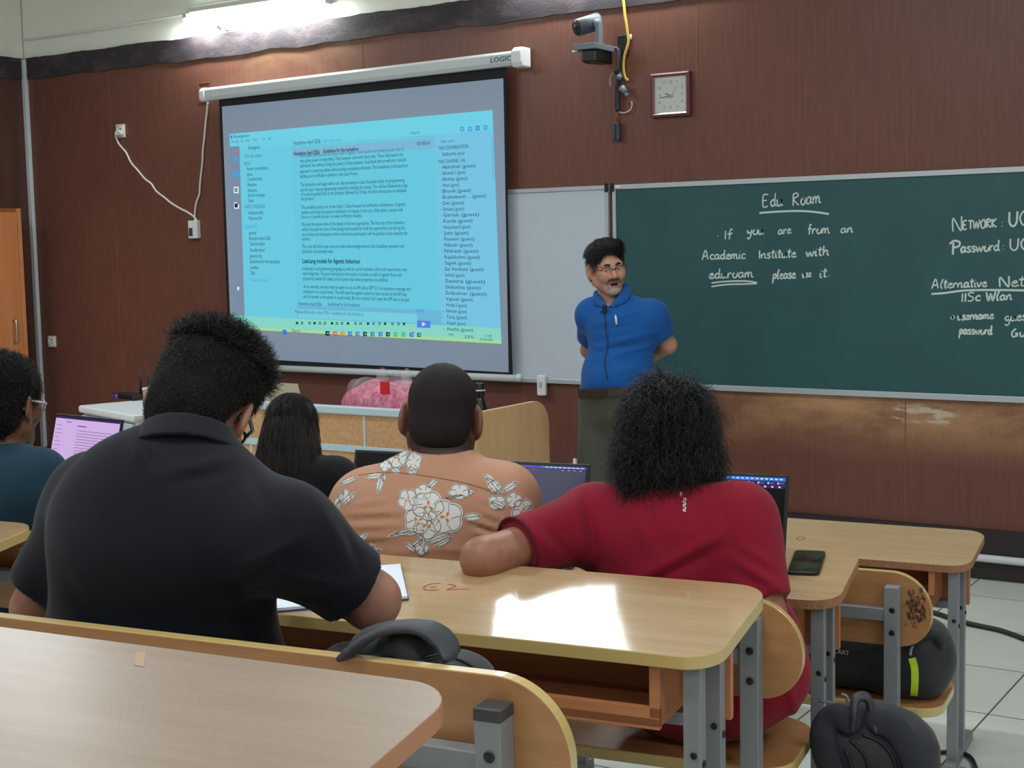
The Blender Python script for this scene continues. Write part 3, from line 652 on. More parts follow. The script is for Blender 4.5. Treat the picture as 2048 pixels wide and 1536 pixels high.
# white remote hanging at the lower edge of the white board
q0, q1 = on(1077, 750, Y=WY-.03), on(1094, 791, Y=WY-.03)
t = thing('remote_control', 'narrow white remote control hung below the white board', 'remote control', (q0[0], WY-.03, q1[2]))
b = MB().bx(q0[0], q1[0], WY-.055, WY-.026, q1[2], q0[2]); b.build('body', M('plastic_white'), t, bevel=.007, seg=3)
b = MB().bx(q0[0]+.018, q1[0]-.018, WY-.057, WY-.054, q1[2]+.05, q0[2]-.04); b.build('label_strip', M('aluminium'), t, bevel=.001)

# ------------------------------------------------------------------ conference camera on its bracket, cables
q = on(1195, 92, Y=WY-.16)
t = thing('conference_camera', 'grey pan and tilt camera on a wall bracket, tilted down at the room', 'camera', (q[0], WY, q[2]))
cx_, cz_ = on(1228, 98, Y=WY-.06)[0], q[2]
pA, pB = on(1149, 97, Y=WY-.24), on(1233, 90, Y=WY-.05)
b = MB(); b.bx(cx_+.0, cx_+.07, WY-.02, WY, cz_-.05, cz_+.07); b.build('wall_plate', M('plastic_black'), t, bevel=.004)
b = MB(); z0_ = cz_-.02; b.prism([(cx_-.02, WY-.015), (cx_-.02, WY-.25), (cx_-.16, WY-.27), (cx_-.20, WY-.16), (cx_-.12, WY-.03)][::-1], z0_-.004, z0_+.030); b.build('base', M('plastic_grey'), t, bevel=.004)
b = MB(); b.prism([(cx_-.03, WY-.02), (cx_-.03, WY-.22), (cx_-.12, WY-.24), (cx_-.15, WY-.14), (cx_-.10, WY-.03)][::-1], z0_-.075, z0_-.004); b.build('housing', M('plastic_black'), t, bevel=.01)
b = MB().box((cx_-.165, WY-.235, z0_-.006), (.05, .012, .014), -.6); b.build('front_light', M('plastic_white'), t)
b = MB(); b.bx(cx_-.07, cx_-.045, WY-.16, WY-.11, z0_+.02, z0_+.16); b.ell((cx_-.0575, WY-.135, z0_+.16), (.0125,.025,.02), 14); b.build('fork', M('plastic_grey'), t, bevel=.004)
hd = np.array([-.52, -.80, -.30]); hd /= np.linalg.norm(hd); hc = np.array([cx_-.125, WY-.135, z0_+.155])
b = MB(); b.cyl(hc-hd*.07, hc+hd*.085, .052, .050, 28); b.build('head', M('plastic_slate'), t, bevel=.006)
b = MB(); b.cyl(hc+hd*.083, hc+hd*.092, .044, .040, 28); b.build('lens_ring', M('plastic_black'), t)
b = MB(); b.ell(hc+hd*.088, (.017,.017,.017), 16); b.build('lens', M('glass_dark'), t)
b = MB(); b.cyl((cx_-.078, WY-.135, z0_+.15), (cx_-.05, WY-.135, z0_+.15), .03, n=20); b.build('pivot', M('plastic_grey'), t)
def wall_cable(name, label, pts, r, m, ys=.02, cat='cable'):
    b = MB(); b.tube(smooth_path(wallpath(pts, ys), 5), r, 8); o = b.build(name, M(m)); tag(o, label, cat); return o
wall_cable('cable', 'yellow cable hanging down the panelling beside the camera', [(1245,-14),(1248,10),(1250,30),(1253,48),(1256,70),(1257,84),(1254,97),(1249,112),(1247,130),(1248,145),(1251,156),(1255,160),(1257,159)], .0085, 'cable_yellow')
wall_cable('cable', 'black cable from under the camera down to the cable knot', [(1233,97),(1238,102),(1240,115),(1239,130),(1238,145),(1237,158)], .011, 'cable_black', .03)
wall_cable('cable', 'grey cable beside the black one, from the camera to the knot', [(1230,98),(1233,96),(1236,105),(1236,125),(1235,142)], .008, 'plastic_slate', .045)
mat('cable_grey', (150,150,158), .5)
b = MB()
for pts, r in (([(1229,146),(1233,143),(1237,150),(1241,158),(1238,166),(1233,172),(1237,178),(1241,170)], .009), ([(1236,144),(1241,147),(1244,154),(1239,163),(1235,170),(1239,176)], .008), ([(1243,150),(1238,155),(1235,165),(1240,174),(1243,168)], .008), ([(1234,178),(1234,195),(1234,210),(1236,222)], .013), ([(1238,176),(1237,192),(1237,208),(1238,221)], .010)):
    b.tube(smooth_path(wallpath(pts, .03), 5), r, 8)
o = b.build('cable_knot', M('cable_black')); tag(o, 'tangled knot of black cables hanging below the camera', 'cable')
b = MB(); b.tube(smooth_path(wallpath([(1228,145),(1222,153),(1220,163),(1222,174)], .035), 5), .0055, 8); o = b.build('cable_end', M('cable_grey')); tag(o, 'short grey cable end curling out of the knot', 'cable')
b = MB()
for a_, e_, r in (((1237,156),(1242,151),.02),((1243,175),(1252,185),.022)):
    A_, E_ = on(*a_, Y=WY-.05), on(*e_, Y=WY-.05); b.cyl(A_, E_, r, r*.7, 12)
A_, E_ = on(1251,187,Y=WY-.05), on(1256,192,Y=WY-.05); b.cyl(A_, E_, .012, .010, 10)
o = b.build('connector', M('plastic_grey')); tag(o, 'grey plug connectors sticking out of the cable knot', 'connector')
wall_cable('wire_loop', 'thin pale wire looping out below the cable knot', [(1237,223),(1245,226),(1254,224),(1261,219),(1264,210),(1263,203)], .0035, 'cable_white', .02)
wall_cable('lead', 'thin brown lead between the cable knot and the power brick', [(1236,222),(1234,230),(1232,238),(1231,246)], .007, 'marker_red', .02)
q0, q1 = on(1225, 246, Y=WY-.03), on(1240, 281, Y=WY-.03)
t = thing('power_brick', 'grey power brick hanging at the end of the cables above the white board', 'power adapter', (q0[0], WY, q1[2]))
MB().bx(q0[0], q1[0], WY-.045, WY-.006, q1[2], q0[2]).build('case', M('plastic_slate'), t, bevel=.008)
MB().bx(q0[0]+.022, q1[0]-.016, WY-.047, WY-.044, q1[2]+.01, q0[2]-.008).build('label_face', M('plastic_black'), t)
b = MB(); s_ = on(1262, 74, Y=WY); b.ell((s_[0], WY-.004, s_[2]), (.008,.004,.018), 12); o = b.build('wall_plug', M('plastic_white')); tag(o, 'small white plug of filler in the panelling right of the yellow cable', 'wall plug')
# ------------------------------------------------------------------ desks and benches of the seating rows
TILT, DD = math.radians(6.5), .40
PLANE = {}
def desk(P, yaw, L, D, z, zf, label, top='desk_laminate', edge='edge_yellow', hook=True):
    """z: height of the far edge; the top slopes down towards the sitter"""
    ya = math.radians(yaw); v = (-math.sin(ya), math.cos(ya)); Dn = DD*math.cos(TILT)
    P = (P[0]+v[0]*(D-Dn), P[1]+v[1]*(D-Dn))
    t = thing('desk', label, 'desk', (P[0], P[1], zf), ya, 'wooden classroom desks')
    T = WM[t.name]; hf = z-zf; drop = math.tan(TILT)
    def bd(mb, name, m, **k):
        mb.v = [T @ q for q in mb.v]; return mb.build(name, m, t, **k)
    def hz(y): return hf-(Dn-y)*drop
    th = .027
    b = MB(); poly = rrect(-L, 0, 0, DD, [.075,.075,.075,.075], 8)
    TT = Matrix.Translation((0, Dn, hf)) @ Matrix.Rotation(TILT, 4, 'X') @ Matrix.Translation((0, -DD, 0))
    b.prism(poly, -th, 0, 0, 1, TT); bd(b, 'tabletop', [M(top), M(edge)], bevel=.002)
    PLANE[t.name] = (np.array(T @ Vector((0, Dn, hf))), np.array((T.to_3x3() @ Vector((0, -math.sin(TILT), math.cos(TILT))))))
    for x in (-.055, -L+.055):
        for y in (.045, .175):
            h = hz(y)
            b = MB(); b.bx(x-.017, x+.017, y-.017, y+.017, .03, h-th*.8)
            for zz in ((h-.055, h-.22) if y > .1 else (h-.22,)):
                b.cyl((x+.0172, y, zz), (x+.0205, y, zz), .0075, n=10, mi=1); b.cyl((x+.004, y-.0172, zz+.02), (x+.004, y-.0205, zz+.02), .007, n=10, mi=1)
            bd(b, 'leg', [M('steel_grey'), M('bolt_black')], bevel=.002)
        b = MB().bx(x-.018, x+.018, -.02, DD-.03, 0, .034); bd(b, 'foot_bar', M('steel_grey'), bevel=.003)
    b = MB(); b.bx(-L+.03, -.028, .194, .212, hz(.2)-.20, hz(.2)-th-.004); bd(b, 'back_panel', M('shelf_wood'), bevel=.001)
    h = hz(.02)
    b = MB(); b.bx(-L+.13, -.115, .02, .192, h-.150, h-.133); b.bx(-L+.13, -.115, .02, .034, h-.155, h-.113)
    bd(b, 'book_shelf', M('shelf_wood'), bevel=.001)
    for x0 in (-.135, -L+.13):
        bd(MB().bx(x0, x0+.02, .02, .192, h-.133, h-th-.002), 'shelf_side', M('shelf_wood'), bevel=.001)
    bd(MB().bx(-L+.075, -.075, .16, .19, h-.19, h-.165), 'rail', M('steel_grey'))
    if hook:
        b = MB(); y = .03; zz = h-.27
        b.tube(smooth_path([(-.05, y, zz), (-.02, y, zz-.002), (.005, y-.01, zz-.004), (.022, y-.02, zz+.008), (.024, y-.03, zz+.028), (.010, y-.032, zz+.034)], 5), .0038, 8)
        bd(b, 'hook', M('steel_grey'))
    return t
def ondesk(px, py, t, lift=0.0):
    p0, n = PLANE[t.name]; d = ray(px, py); k = ((p0+n*lift-CAM)@n)/(d@n); return CAM+k*d
def bench(P, yaw, L, zf, label, top=.86, hb=.215, seat_out=.02, cap=False, posts=None):
    t = thing('bench', label, 'bench', (P[0], P[1], zf), math.radians(yaw), 'plywood benches behind the desks')
    T = WM[t.name]
    def bd(mb, name, m, **k):
        mb.v = [T @ v for v in mb.v]; return mb.build(name, m, t, **k)
    b = MB(); poly = [(x, z) for x, z in rrect(-L, 0, top-hb, top, [.092,.115,.115,.092], 14)]
    A = Matrix(((1,0,0,0),(0,0,-1,.026),(0,1,0,0),(0,0,0,1)))
    b.prism(poly, 0, .024, 0, 1, A); bd(b, 'backrest', [M('bench_ply'), M('edge_yellow')], bevel=.002)
    for x in (-.105, -L+.105):
        b = MB(); b.bx(x-.02, x+.02, -.042, .0015, .03, top-.035)
        for zz in (top-.10, top-.165): b.cyl((x+.003, -.0425, zz), (x+.003, -.046, zz), .0085, n=12, mi=1)
        if cap: b.bx(x-.021, x+.021, -.043, .0015, top-.052, top-.034, 2)
        bd(b, 'post', [M('steel_grey'), M('bolt_black'), M('steel_cap')], bevel=.002)
        bd(MB().bx(x-.018, x+.018, .30, .335, .03, .43), 'leg', M('steel_grey'), bevel=.002)
        bd(MB().bx(x-.018, x+.018, -.05, .38, 0, .034), 'foot_bar', M('steel_grey'), bevel=.003)
        bd(MB().bx(x-.016, x+.016, 0, .335, .40, .43), 'seat_bracket', M('steel_grey'))
    bd(MB().bx(-L+.12, -.125, -.035, -.003, top-.135, top-.10), 'rail', M('steel_grey'), bevel=.002)
    b = MB(); b.prism(rrect(-L, seat_out, .035, .40, [.08,.12,.12,.08], 8), .43, .458, 0, 1); bd(b, 'seat', [M('bench_ply'), M('edge_yellow')], bevel=.003)
    return t
LD = 1.32
dA = desk((-1.235, 4.50), 6, LD, .63, .76, 0, 'front row desk with a small ring drawn on its bare top', edge='edge_chip', hook=False)
dB = desk((-1.197, 3.232), 10, LD, .545, .95, TB, 'second row desk carrying the phone and two open laptops', edge='edge_chip')
dC = desk((-1.046, 2.170), 8, LD, .545, 1.10, TC, 'desk marked E2 in red with a glossy bright reflection')
dD = desk((-.967+.545*math.sin(math.radians(7)), 1.38-.545*math.cos(math.radians(7))), 7, LD, .545, 1.28, TD, 'empty worn desk in front of the camera, with a tape mark', top='desk_laminate_worn', edge='edge_brown')
off = lambda P, yaw, du, dv: (P[0]+du*math.cos(math.radians(yaw))-dv*math.sin(math.radians(yaw)), P[1]+du*math.sin(math.radians(yaw))+dv*math.cos(math.radians(yaw)))
PA, PB, PC, PD = (-1.235,4.50), (-1.197,3.232), (-1.046,2.170), (-.9006,.839)
left = dict(A=off(PA, 6, -1.95, .05), B=off(PB, 10, -1.95, .02), C=off(PC, 8, -2.11, -.0))
dAL = desk(left['A'], 6, LD, .60, .76, 0, 'front row desk past the aisle, with the open dark laptop of the long-haired person', edge='edge_chip', hook=False)
dBL = desk(off(left['B'], 10, 0, .14), 10, LD, .545, 1.0, TB, 'desk past the aisle carrying the laptop with the pink-white page', hook=False)
desk((-3.075+.545*math.sin(math.radians(8)), 2.457-.545*math.cos(math.radians(8))), 8, LD, .545, 1.10, TC, 'desk behind the person in teal, only its rounded corner in the picture')
bA = bench((-1.155, 3.955), 7, LD, 0, 'bench with the black duffel bag on its seat and a dark stain on its back', top=.86)
bB = bench((-1.085, 2.79), 9, LD, TB, 'bench the person in red and the person in the floral shirt sit on', top=.84, seat_out=-.04)
bC = bench((-.965, 1.625), 8, LD, TC, 'bench just past the empty worn desk, with capped grey posts', top=.855, cap=True)
bench(off(PA, 6, -1.95, -.50), 6, LD, 0, 'front row bench past the aisle, under the long-haired person', top=.86)
bench(off(PB, 10, -1.92, -.42), 9, LD, TB, 'bench past the aisle under the person in teal', top=.86)
# dark stain on the back of the front bench (a part of its surface)
m = mat('bench_stain', (112,74,48), .6)
def local(t, mb, name, m, **k):
    T = WM[t.name]; mb.v = [T @ v for v in mb.v]; return mb.build(name, m, t, **k)
b = MB(); rnd = random.Random(5)
for i in range(120):
    x, z = min(-.02, rnd.gauss(-.045, .015)), rnd.gauss(.765, .03); r = rnd.uniform(.002, .006)
    if z > .815: continue
    b.raw([(x+r*math.cos(a*PI/3)*rnd.uniform(.7,1.2), .0015, z+r*1.5*math.sin(a*PI/3)*rnd.uniform(.7,1.2)) for a in range(6)], [list(range(6))])
local(bA, b, 'stain', m)
# writing on the desks
def desk_strokes(t, strokes, wd, m, name):
    b = MB()
    for st in strokes:
        b.ribbon(smooth_path([ondesk(x, y, t, .0008) for x, y in st], 5), wd, PLANE[t.name][1])
    return b.build(name, M(m), t)
desk_strokes(dC, [[(881,1166),(865,1167),(850,1172),(849,1178),(862,1180),(877,1179)],[(860,1174),(872,1173)],[(895,1168),(906,1169),(911,1172),(903,1175),(894,1179),(910,1178),(938,1178)]], .0028, 'marker_red', 'marker_writing')
desk_strokes(dA, [[(1594,1076),(1600,1073),(1608,1074),(1609,1077),(1603,1080),(1595,1079),(1594,1076)]], .004, 'marker_red', 'pencil_ring')
b = MB(); q = [ondesk(x, y, dD, .0006) for x, y in ((268,1330),(272,1303),(292,1304),(288,1333))]; b.raw(q, [(0,1,2,3)]); b.build('tape_mark', M('tape_mark'), dD)

# ------------------------------------------------------------------ teacher's desk and what stands on it
tx0, tx1, ty = -6.14, -3.87, 5.70
t = thing('podium_desk', "teacher's desk with a panelled front, pale rim and tall rounded side panel", 'desk', ((tx0+tx1)/2, ty, 0))
for (xa, xb) in ((tx0+.03, -5.35), (-5.345, -4.565), (-4.56, tx1-.02)):
    MB().bx(xa, xb, ty-.02, ty, .80, .965).build('upper_panel', M('podium_cork'), t, bevel=.001)
    MB().bx(xa, xb, ty-.02, ty, .05, .765).build('lower_panel', M('podium_cork'), t, bevel=.001)
MB().bx(tx0, tx1, ty-.032, ty+.02, .960, 1.0).build('top_rim', M('rim_blue_white'), t, bevel=.006)
MB().bx(tx0+.02, tx1, ty-.026, ty+.004, .765, .80).build('middle_rail', M('rim_blue_white'), t, bevel=.003)
for xm in (-5.3475, -4.5625): MB().bx(xm-.006, xm+.006, ty-.024, ty-.002, .05, .965).build('mullion', M('rim_blue_white'), t)
MB().bx(tx0+.02, tx1-.03, ty+.0, ty+.60, .72, .75).build('worktop', M('podium_wood'), t, bevel=.003)
A = Matrix(((0,0,1,0),(1,0,0,0),(0,1,0,0),(0,0,0,1)))
b = MB(); b.prism([(y, z) for y, z in rrect(ty-.03, ty+.66, 0, 1.005, [0,.14,0,0], 10)], tx1-.03, tx1, 0, None, A); b.build('side_panel', M('podium_wood'), t, bevel=.003)
b = MB().bx(tx0-.012, tx0+.055, ty-.035, ty+.60, 0, 1.03); b.build('end_panel', M('podium_wood'), t, bevel=.004)
b = MB().bx(tx0-.016, tx0+.059, ty-.04, ty+.60, 1.028, 1.046); b.build('end_cap', M('rim_blue_white'), t, bevel=.006)
# pink packets in clear plastic
def lumpy(c, r, n, amp, seed, fl=.9):
    rnd = np.random.RandomState(seed); k = rnd.randn(10, 3)*5; ph = rnd.rand(10)*6.28; V = []; Fc = []; m = n//2
    for i in range(m+1):
        for j in range(n):
            a, tt = 2*PI*j/n, PI*i/m; d = np.array([math.sin(tt)*math.cos(a), math.sin(tt)*math.sin(a), math.cos(tt)])
            d = np.sign(d)*np.abs(d)**fl; q = 1+amp*float(np.sin(k@d+ph).sum())/4
            V.append(np.array(c)+d*np.array(r)*q)
    for i in range(m):
        for j in range(n): Fc.append((i*n+j, (i+1)*n+j, (i+1)*n+(j+1) % n, i*n+(j+1) % n))
    return V, Fc
mat('pink_packets', (176,44,92), .3, var=((34,34,20),(222,110,146),.42,.6,3), bump=((60,60,30),.8,.01)); mat('red_tag', (200,24,36), .45)
m = mat('clear_plastic', (250,244,246), .08, alpha=.14, spec=1.0, bump=((46,46,30),1.0,.02))
b0, b1 = on(690, 818, Y=5.86), on(822, 818, Y=5.86); bt = on(750, 766, Y=5.86)
t = thing('plastic_bag', 'clear plastic bag full of pink packets on the teacher\'s desk', 'bag', ((b0[0]+b1[0])/2+.03, 5.86, .75))
bcx, bw = (b0[0]+b1[0])/2+.05, (b1[0]-b0[0])/2+.06
b = MB(); b.raw(*lumpy((bcx, 5.88, .925), (bw*.93, .135, .185), 40, .10, 3, .72), smooth=True); b.build('packets', M('pink_packets'), t)
b = MB(); b.raw(*lumpy((bcx, 5.88, .93), (bw, .15, .20), 44, .12, 8, .68), smooth=True)
for dx in (-.02, .14): b.raw(*lumpy((bcx+dx, 5.87, 1.135), (.03, .03, .045), 12, .3, 5), smooth=True)
b.build('film', M('clear_plastic'), t)
q = on(766, 776, Y=5.72); b = MB().box((q[0], 5.735, q[2]), (.055, .012, .07), .1); b.build('tag', M('red_tag'), t, bevel=.006)
# cream box lid (open laptop back) and black bottles on the desk
l0, l1 = on(532, 762, Y=6.0), on(607, 768, Y=6.0)
t = thing('laptop', 'cream-lidded laptop open on the teacher\'s desk, seen from its back', 'laptop', ((l0[0]+l1[0])/2, 6.0, .75))
b = MB().bx(l0[0]-.02, l1[0]+.045, 6.0, 6.24, .75, .768); b.build('base', M('plastic_cream'), t, bevel=.004)
b = MB(); za, zb = .768, l0[2]; b.raw([(l0[0]-.02,6.0,za),(l1[0]+.045,6.0,za),(l1[0]+.012,5.93,zb),(l0[0]-.02,5.93,zb),(l0[0]-.02,6.008,za),(l1[0]+.045,6.008,za),(l1[0]+.012,5.938,zb),(l0[0]-.02,5.938,zb)], [(0,1,2,3),(7,6,5,4),(0,4,5,1),(1,5,6,2),(2,6,7,3),(3,7,4,0)]); b.build('lid', M('plastic_cream'), t)
q = on(963, 772, Y=5.95)
t = thing('bottle', 'tall black bottle on the teacher\'s desk, peeping out past the shaved head', 'bottle', (q[0]-.012, 5.95, .75))
b = MB(); prof = [(.036,.75),(.038,.76),(.038,.97),(.034,1.0),(.024,1.03),(.022,1.05)]; b.tube([(q[0]-.012,5.95,z) for r,z in prof], [r for r,z in prof], 20); b.build('body', M('plastic_black'), t)
b = MB(); b.cyl((q[0]-.012,5.95,1.048),(q[0]-.012,5.95,q[2]+.015), .025, .024, 18); b.build('cap', M('plastic_black'), t, bevel=.003)
b = MB(); b.tube([(q[0]-.012+.026*math.cos(a),5.95+.026*math.sin(a),1.083) for a in np.linspace(0,2*PI,20)[:-1]], .005, 6, closed=True); b.build('cap_ring', M('aluminium'), t)
# white cabinet with a dark window beside the desk, router on it
FL, FR = np.array([-7.13,6.03]), np.array([-6.40,5.80]); e = (FR-FL)/np.linalg.norm(FR-FL); nrm = np.array([-e[1], e[0]]); ang = math.atan2(e[1], e[0])
Wd, Dp, Hc = float(np.linalg.norm(FR-FL)), .52, .862
t = thing('cabinet', 'low white cabinet with a dark glass door, a router on top', 'cabinet', (FL[0], FL[1], 0), ang); 
def lb(mb, name, m, **k): return local(t, mb, name, m, **k)
lb(MB().bx(0, Wd, .03, Dp, 0, Hc-.04), 'body', M('plastic_white'), bevel=.006)
lb(MB().bx(-.012, Wd+.012, 0, Dp+.01, Hc-.045, Hc), 'top', M('plastic_white'), bevel=.014, seg=3)
lb(MB().bx(.02, Wd-.015, .004, .03, .04, Hc-.06), 'door', M('metal_white'), bevel=.005)
lb(MB().bx(.06, Wd-.15, -.002, .012, .10, Hc-.085), 'door_window', M('glass_dark'), bevel=.002)
lb(MB().bx(Wd-.15, Wd-.125, -.010, .008, .10, Hc-.085), 'handle', M('rim_blue_white'), bevel=.003)
rc = on(262, 792, z=Hc+.02)
t2 = thing('router', 'black wireless router with two aerials on the white cabinet', 'router', (rc[0], rc[1]-.0, Hc), -.25)
local(t2, MB().bx(-.16, .13, -.06, .07, 0, .035), 'case', M('plastic_black'), bevel=.006)
local(t2, MB().bx(-.16, -.12, -.062, -.055, .006, .03), 'red_light', mat('router_red', (150,40,56), .4), bevel=.002)
b = MB(); b.ell((-.085, -.06, .018), (.022,.006,.015), 14); local(t2, b, 'blue_button', mat('router_blue', (70,96,220), .4))
for x in (.02, .12): 
    b = MB(); b.cyl((x, .06, .02), (x+.004, .065, .20), .008, .004, 10); local(t2, b, 'aerial', M('plastic_black'))
# cupboard with orange doors against the side wall, in the corner
XF = -9.16
e0, e1 = on(46, 417, X=XF), on(60, 880, X=XF); yr_, ht_ = (e0[1]+e1[1])/2, e0[2]
t = thing('cupboard', 'tall orange-brown wooden cupboard with a chrome bow handle in the corner', 'cupboard', (XL+.15, yr_-.5, 0))
MB().bx(XL+.004, XF-.02, yr_-1.05, yr_, 0, ht_).build('body', M('wardrobe_shaded'), t, bevel=.003)
for ya_, yb_ in ((yr_-1.04, yr_-.53), (yr_-.522, yr_-.035)):
    d2 = MB().bx(XF-.022, XF, ya_, yb_, .06, ht_-.03).build('door', M('wardrobe_wood'), t, bevel=.002)
MB().bx(XF-.022, XF+.003, yr_-.032, yr_+.002, 0, ht_).build('edge_strip', M('wardrobe_wood'), t, bevel=.003)
h0, h1 = on(27, 640, X=XF), on(29, 684, X=XF); yh = (h0[1]+h1[1])/2
b = MB(); b.tube(smooth_path([(XF,yh,h0[2]),(XF+.03,yh,h0[2]-.008),(XF+.036,yh,(h0[2]+h1[2])/2),(XF+.03,yh,h1[2]+.008),(XF,yh,h1[2])], 5), .009, 10); b.build('handle', mat('chrome', (190,186,180), .25, metal=.9), d2, label='chrome bow handle')
q = on(36, 712, X=XF); MB().bx(XF, XF+.02, q[1]-.04, q[1]+.02, q[2]-.015, q[2]+.015).build('latch', M('chrome'), d2)
# cables lying on the floor
b = MB(); b.tube(smooth_path([on(x, y, z=.012) for x, y in ((1845,1219),(1880,1229),(1915,1241),(1960,1252),(2005,1262),(2060,1282))], 5), .012, 8); o = b.build('floor_cable', M('cable_black')); tag(o, 'black cable across the floor tiles behind the front desk legs', 'cable')
b = MB(); b.tube(smooth_path([on(x, y, z=.010) for x, y in ((1852,1508),(1880,1505),(1905,1504),(1930,1508),(1945,1520),(1954,1545))], 5), .008, 8); o = b.build('floor_cable', M('cable_black')); tag(o, 'thin black cable curving round the foot of the front desk', 'cable')
# ------------------------------------------------------------------ sculpting: soft solids on a grid, then one skin
class Field:
    def __init__(s, lo, hi, h):
        s.h = h; s.lo = np.array(lo, float); n = np.ceil((np.array(hi, float)-s.lo)/h).astype(int)+1
        s.ax = [ (s.lo[i]+h*np.arange(n[i])).astype(np.float32) for i in range(3)]
        s.D = np.full(n, 1.0, np.float32)
    def _sl(s, lo, hi):
        r = []
        for i in range(3):
            a = int(max(0, math.floor((lo[i]-s.lo[i])/s.h))); b = int(min(s.D.shape[i], math.ceil((hi[i]-s.lo[i])/s.h)+1))
            if b <= a: return None
            r.append(slice(a, b))
        return tuple(r)
    def _xyz(s, sl):
        return s.ax[0][sl[0]][:,None,None], s.ax[1][sl[1]][None,:,None], s.ax[2][sl[2]][None,None,:]
    def apply(s, pr, op='u', k=.02, grow=0.0):
        fn, lo, hi = pr; m = k*1.2+3*s.h+grow
        sl = s._sl(np.array(lo)-m, np.array(hi)+m)
        if sl is None: return s
        d = fn(*s._xyz(sl))-grow; D = s.D[sl]
        if op == 'u':
            hh = np.clip(.5+.5*(D-d)/k, 0, 1); s.D[sl] = D*(1-hh)+d*hh - k*hh*(1-hh)
        elif op == 'fold': s.D[sl] = D - d
        elif op == 's':
            hh = np.clip(.5-.5*(D+d)/k, 0, 1); s.D[sl] = D*(1-hh)-d*hh + k*hh*(1-hh)
        return s
    def cut(s, p, n, lo=None, hi=None):
        n = np.array(n, float); n /= np.linalg.norm(n)
        sl = s._sl(lo, hi) if lo is not None else (slice(None),)*3
        if sl is None: return s
        x, y, z = s._xyz(sl)
        s.D[sl] = np.maximum(s.D[sl], (x-p[0])*n[0]+(y-p[1])*n[1]+(z-p[2])*n[2]); return s
    def warp(s, fn):
        x, y, z = s._xyz((slice(None),)*3); s.D += fn(x, y, z).astype(np.float32); return s
    def skin(s):
        D, o, h = s.D, s.lo, s.h; S = D < 0; X, Y, Z = D.shape
        n = np.zeros((X-1, Y-1, Z-1), np.int8)
        for i in (0,1):
            for j in (0,1):
                for k in (0,1): n += S[i:X-1+i, j:Y-1+j, k:Z-1+k]
        idx = np.argwhere((n > 0) & (n < 8)); I = -np.ones(n.shape, np.int64); I[tuple(idx.T)] = np.arange(len(idx))
        acc = np.zeros((len(idx), 3)); cnt = np.zeros(len(idx))
        cs = [(i,j,k) for i in (0,1) for j in (0,1) for k in (0,1)]
        for a in cs:
            for b in cs:
                if sum(abs(p-q) for p, q in zip(a, b)) == 1 and a < b:
                    A, B = idx+a, idx+b; va, vb = D[tuple(A.T)], D[tuple(B.T)]
                    m = (va < 0) != (vb < 0); t = np.zeros(len(idx)); t[m] = va[m]/(va[m]-vb[m])
                    acc[m] += (np.array(a)+t[:,None]*(np.array(b)-np.array(a)))[m]; cnt[m] += 1
        V = o+h*(idx+acc/cnt[:,None]); F = []
        for ax in range(3):
            e = np.moveaxis(S, ax, 0); E = e[:-1] != e[1:]; E[:, 0, :] = E[:, -1, :] = False; E[:, :, 0] = E[:, :, -1] = False
            q = np.argwhere(E); sg = e[:-1][tuple(q.T)]; Im = np.moveaxis(I, ax, 0)
            c = [Im[q[:,0], q[:,1]-dj, q[:,2]-dk] for dj, dk in ((1,1),(0,1),(0,0),(1,0))]
            f = np.stack(c, 1); flip = sg if ax != 1 else ~sg
            f = np.where(flip[:,None], f, f[:, ::-1]); F.append(f)
        F = np.concatenate(F); c = V.mean(0); q = V[F]-c
        vol = np.einsum('ij,ij->i', q[:,0], np.cross(q[:,1], q[:,2])).sum()+np.einsum('ij,ij->i', q[:,0], np.cross(q[:,2], q[:,3])).sum()
        return V, (F if vol > 0 else F[:, ::-1])
def FO(x0, y0, x1, y1, wpx, A, Z=None):
    """a crease or ridge in cloth along a line seen from the room's back, A metres high (negative: a valley)"""
    Z = Z or FOZ[0]; a, b = dep(x0, y0, Z), dep(x1, y1, Z); v = ray((x0+x1)/2, (y0+y1)/2); v = v/np.linalg.norm(v); w_ = wpx*Z/F_PX
    ab = b-a; ab = ab-v*(ab@v); L2 = float(ab@ab)
    def fn(x, y, z):
        p = [x-a[0], y-a[1], z-a[2]]; pv = p[0]*v[0]+p[1]*v[1]+p[2]*v[2]; p = [p[i]-pv*v[i] for i in range(3)]
        t = (p[0]*ab[0]+p[1]*ab[1]+p[2]*ab[2])/L2; tc = np.clip(t, 0, 1); q = sum((p[i]-tc*ab[i])**2 for i in range(3))
        return A*np.exp(-q/(w_*w_))*np.sin(np.pi*(.12+.76*tc))
    m = .16+3*w_; return fn, np.minimum(a, b)-m, np.maximum(a, b)+m
FOZ = [3.3]
def NP(*a): return [np.array(p, float) for p in a]
def cone(a, b, ra, rb=None, fl=None):
    """round cone a-b; fl = (axis, factor) thins it along an axis"""
    a, b = NP(a, b); rb = ra if rb is None else rb; ab = b-a; L2 = float(ab@ab)+1e-9
    def fn(x, y, z):
        px, py, pz = x-a[0], y-a[1], z-a[2]
        t = np.clip((px*ab[0]+py*ab[1]+pz*ab[2])/L2, 0, 1)
        qx, qy, qz = px-t*ab[0], py-t*ab[1], pz-t*ab[2]
        if fl is not None:
            n, f = fl; dn = (qx*n[0]+qy*n[1]+qz*n[2])*(f-1); qx, qy, qz = qx+dn*n[0], qy+dn*n[1], qz+dn*n[2]
        return np.sqrt(qx*qx+qy*qy+qz*qz) - (ra+(rb-ra)*t)
    m = max(ra, rb); return fn, np.minimum(a, b)-m, np.maximum(a, b)+m
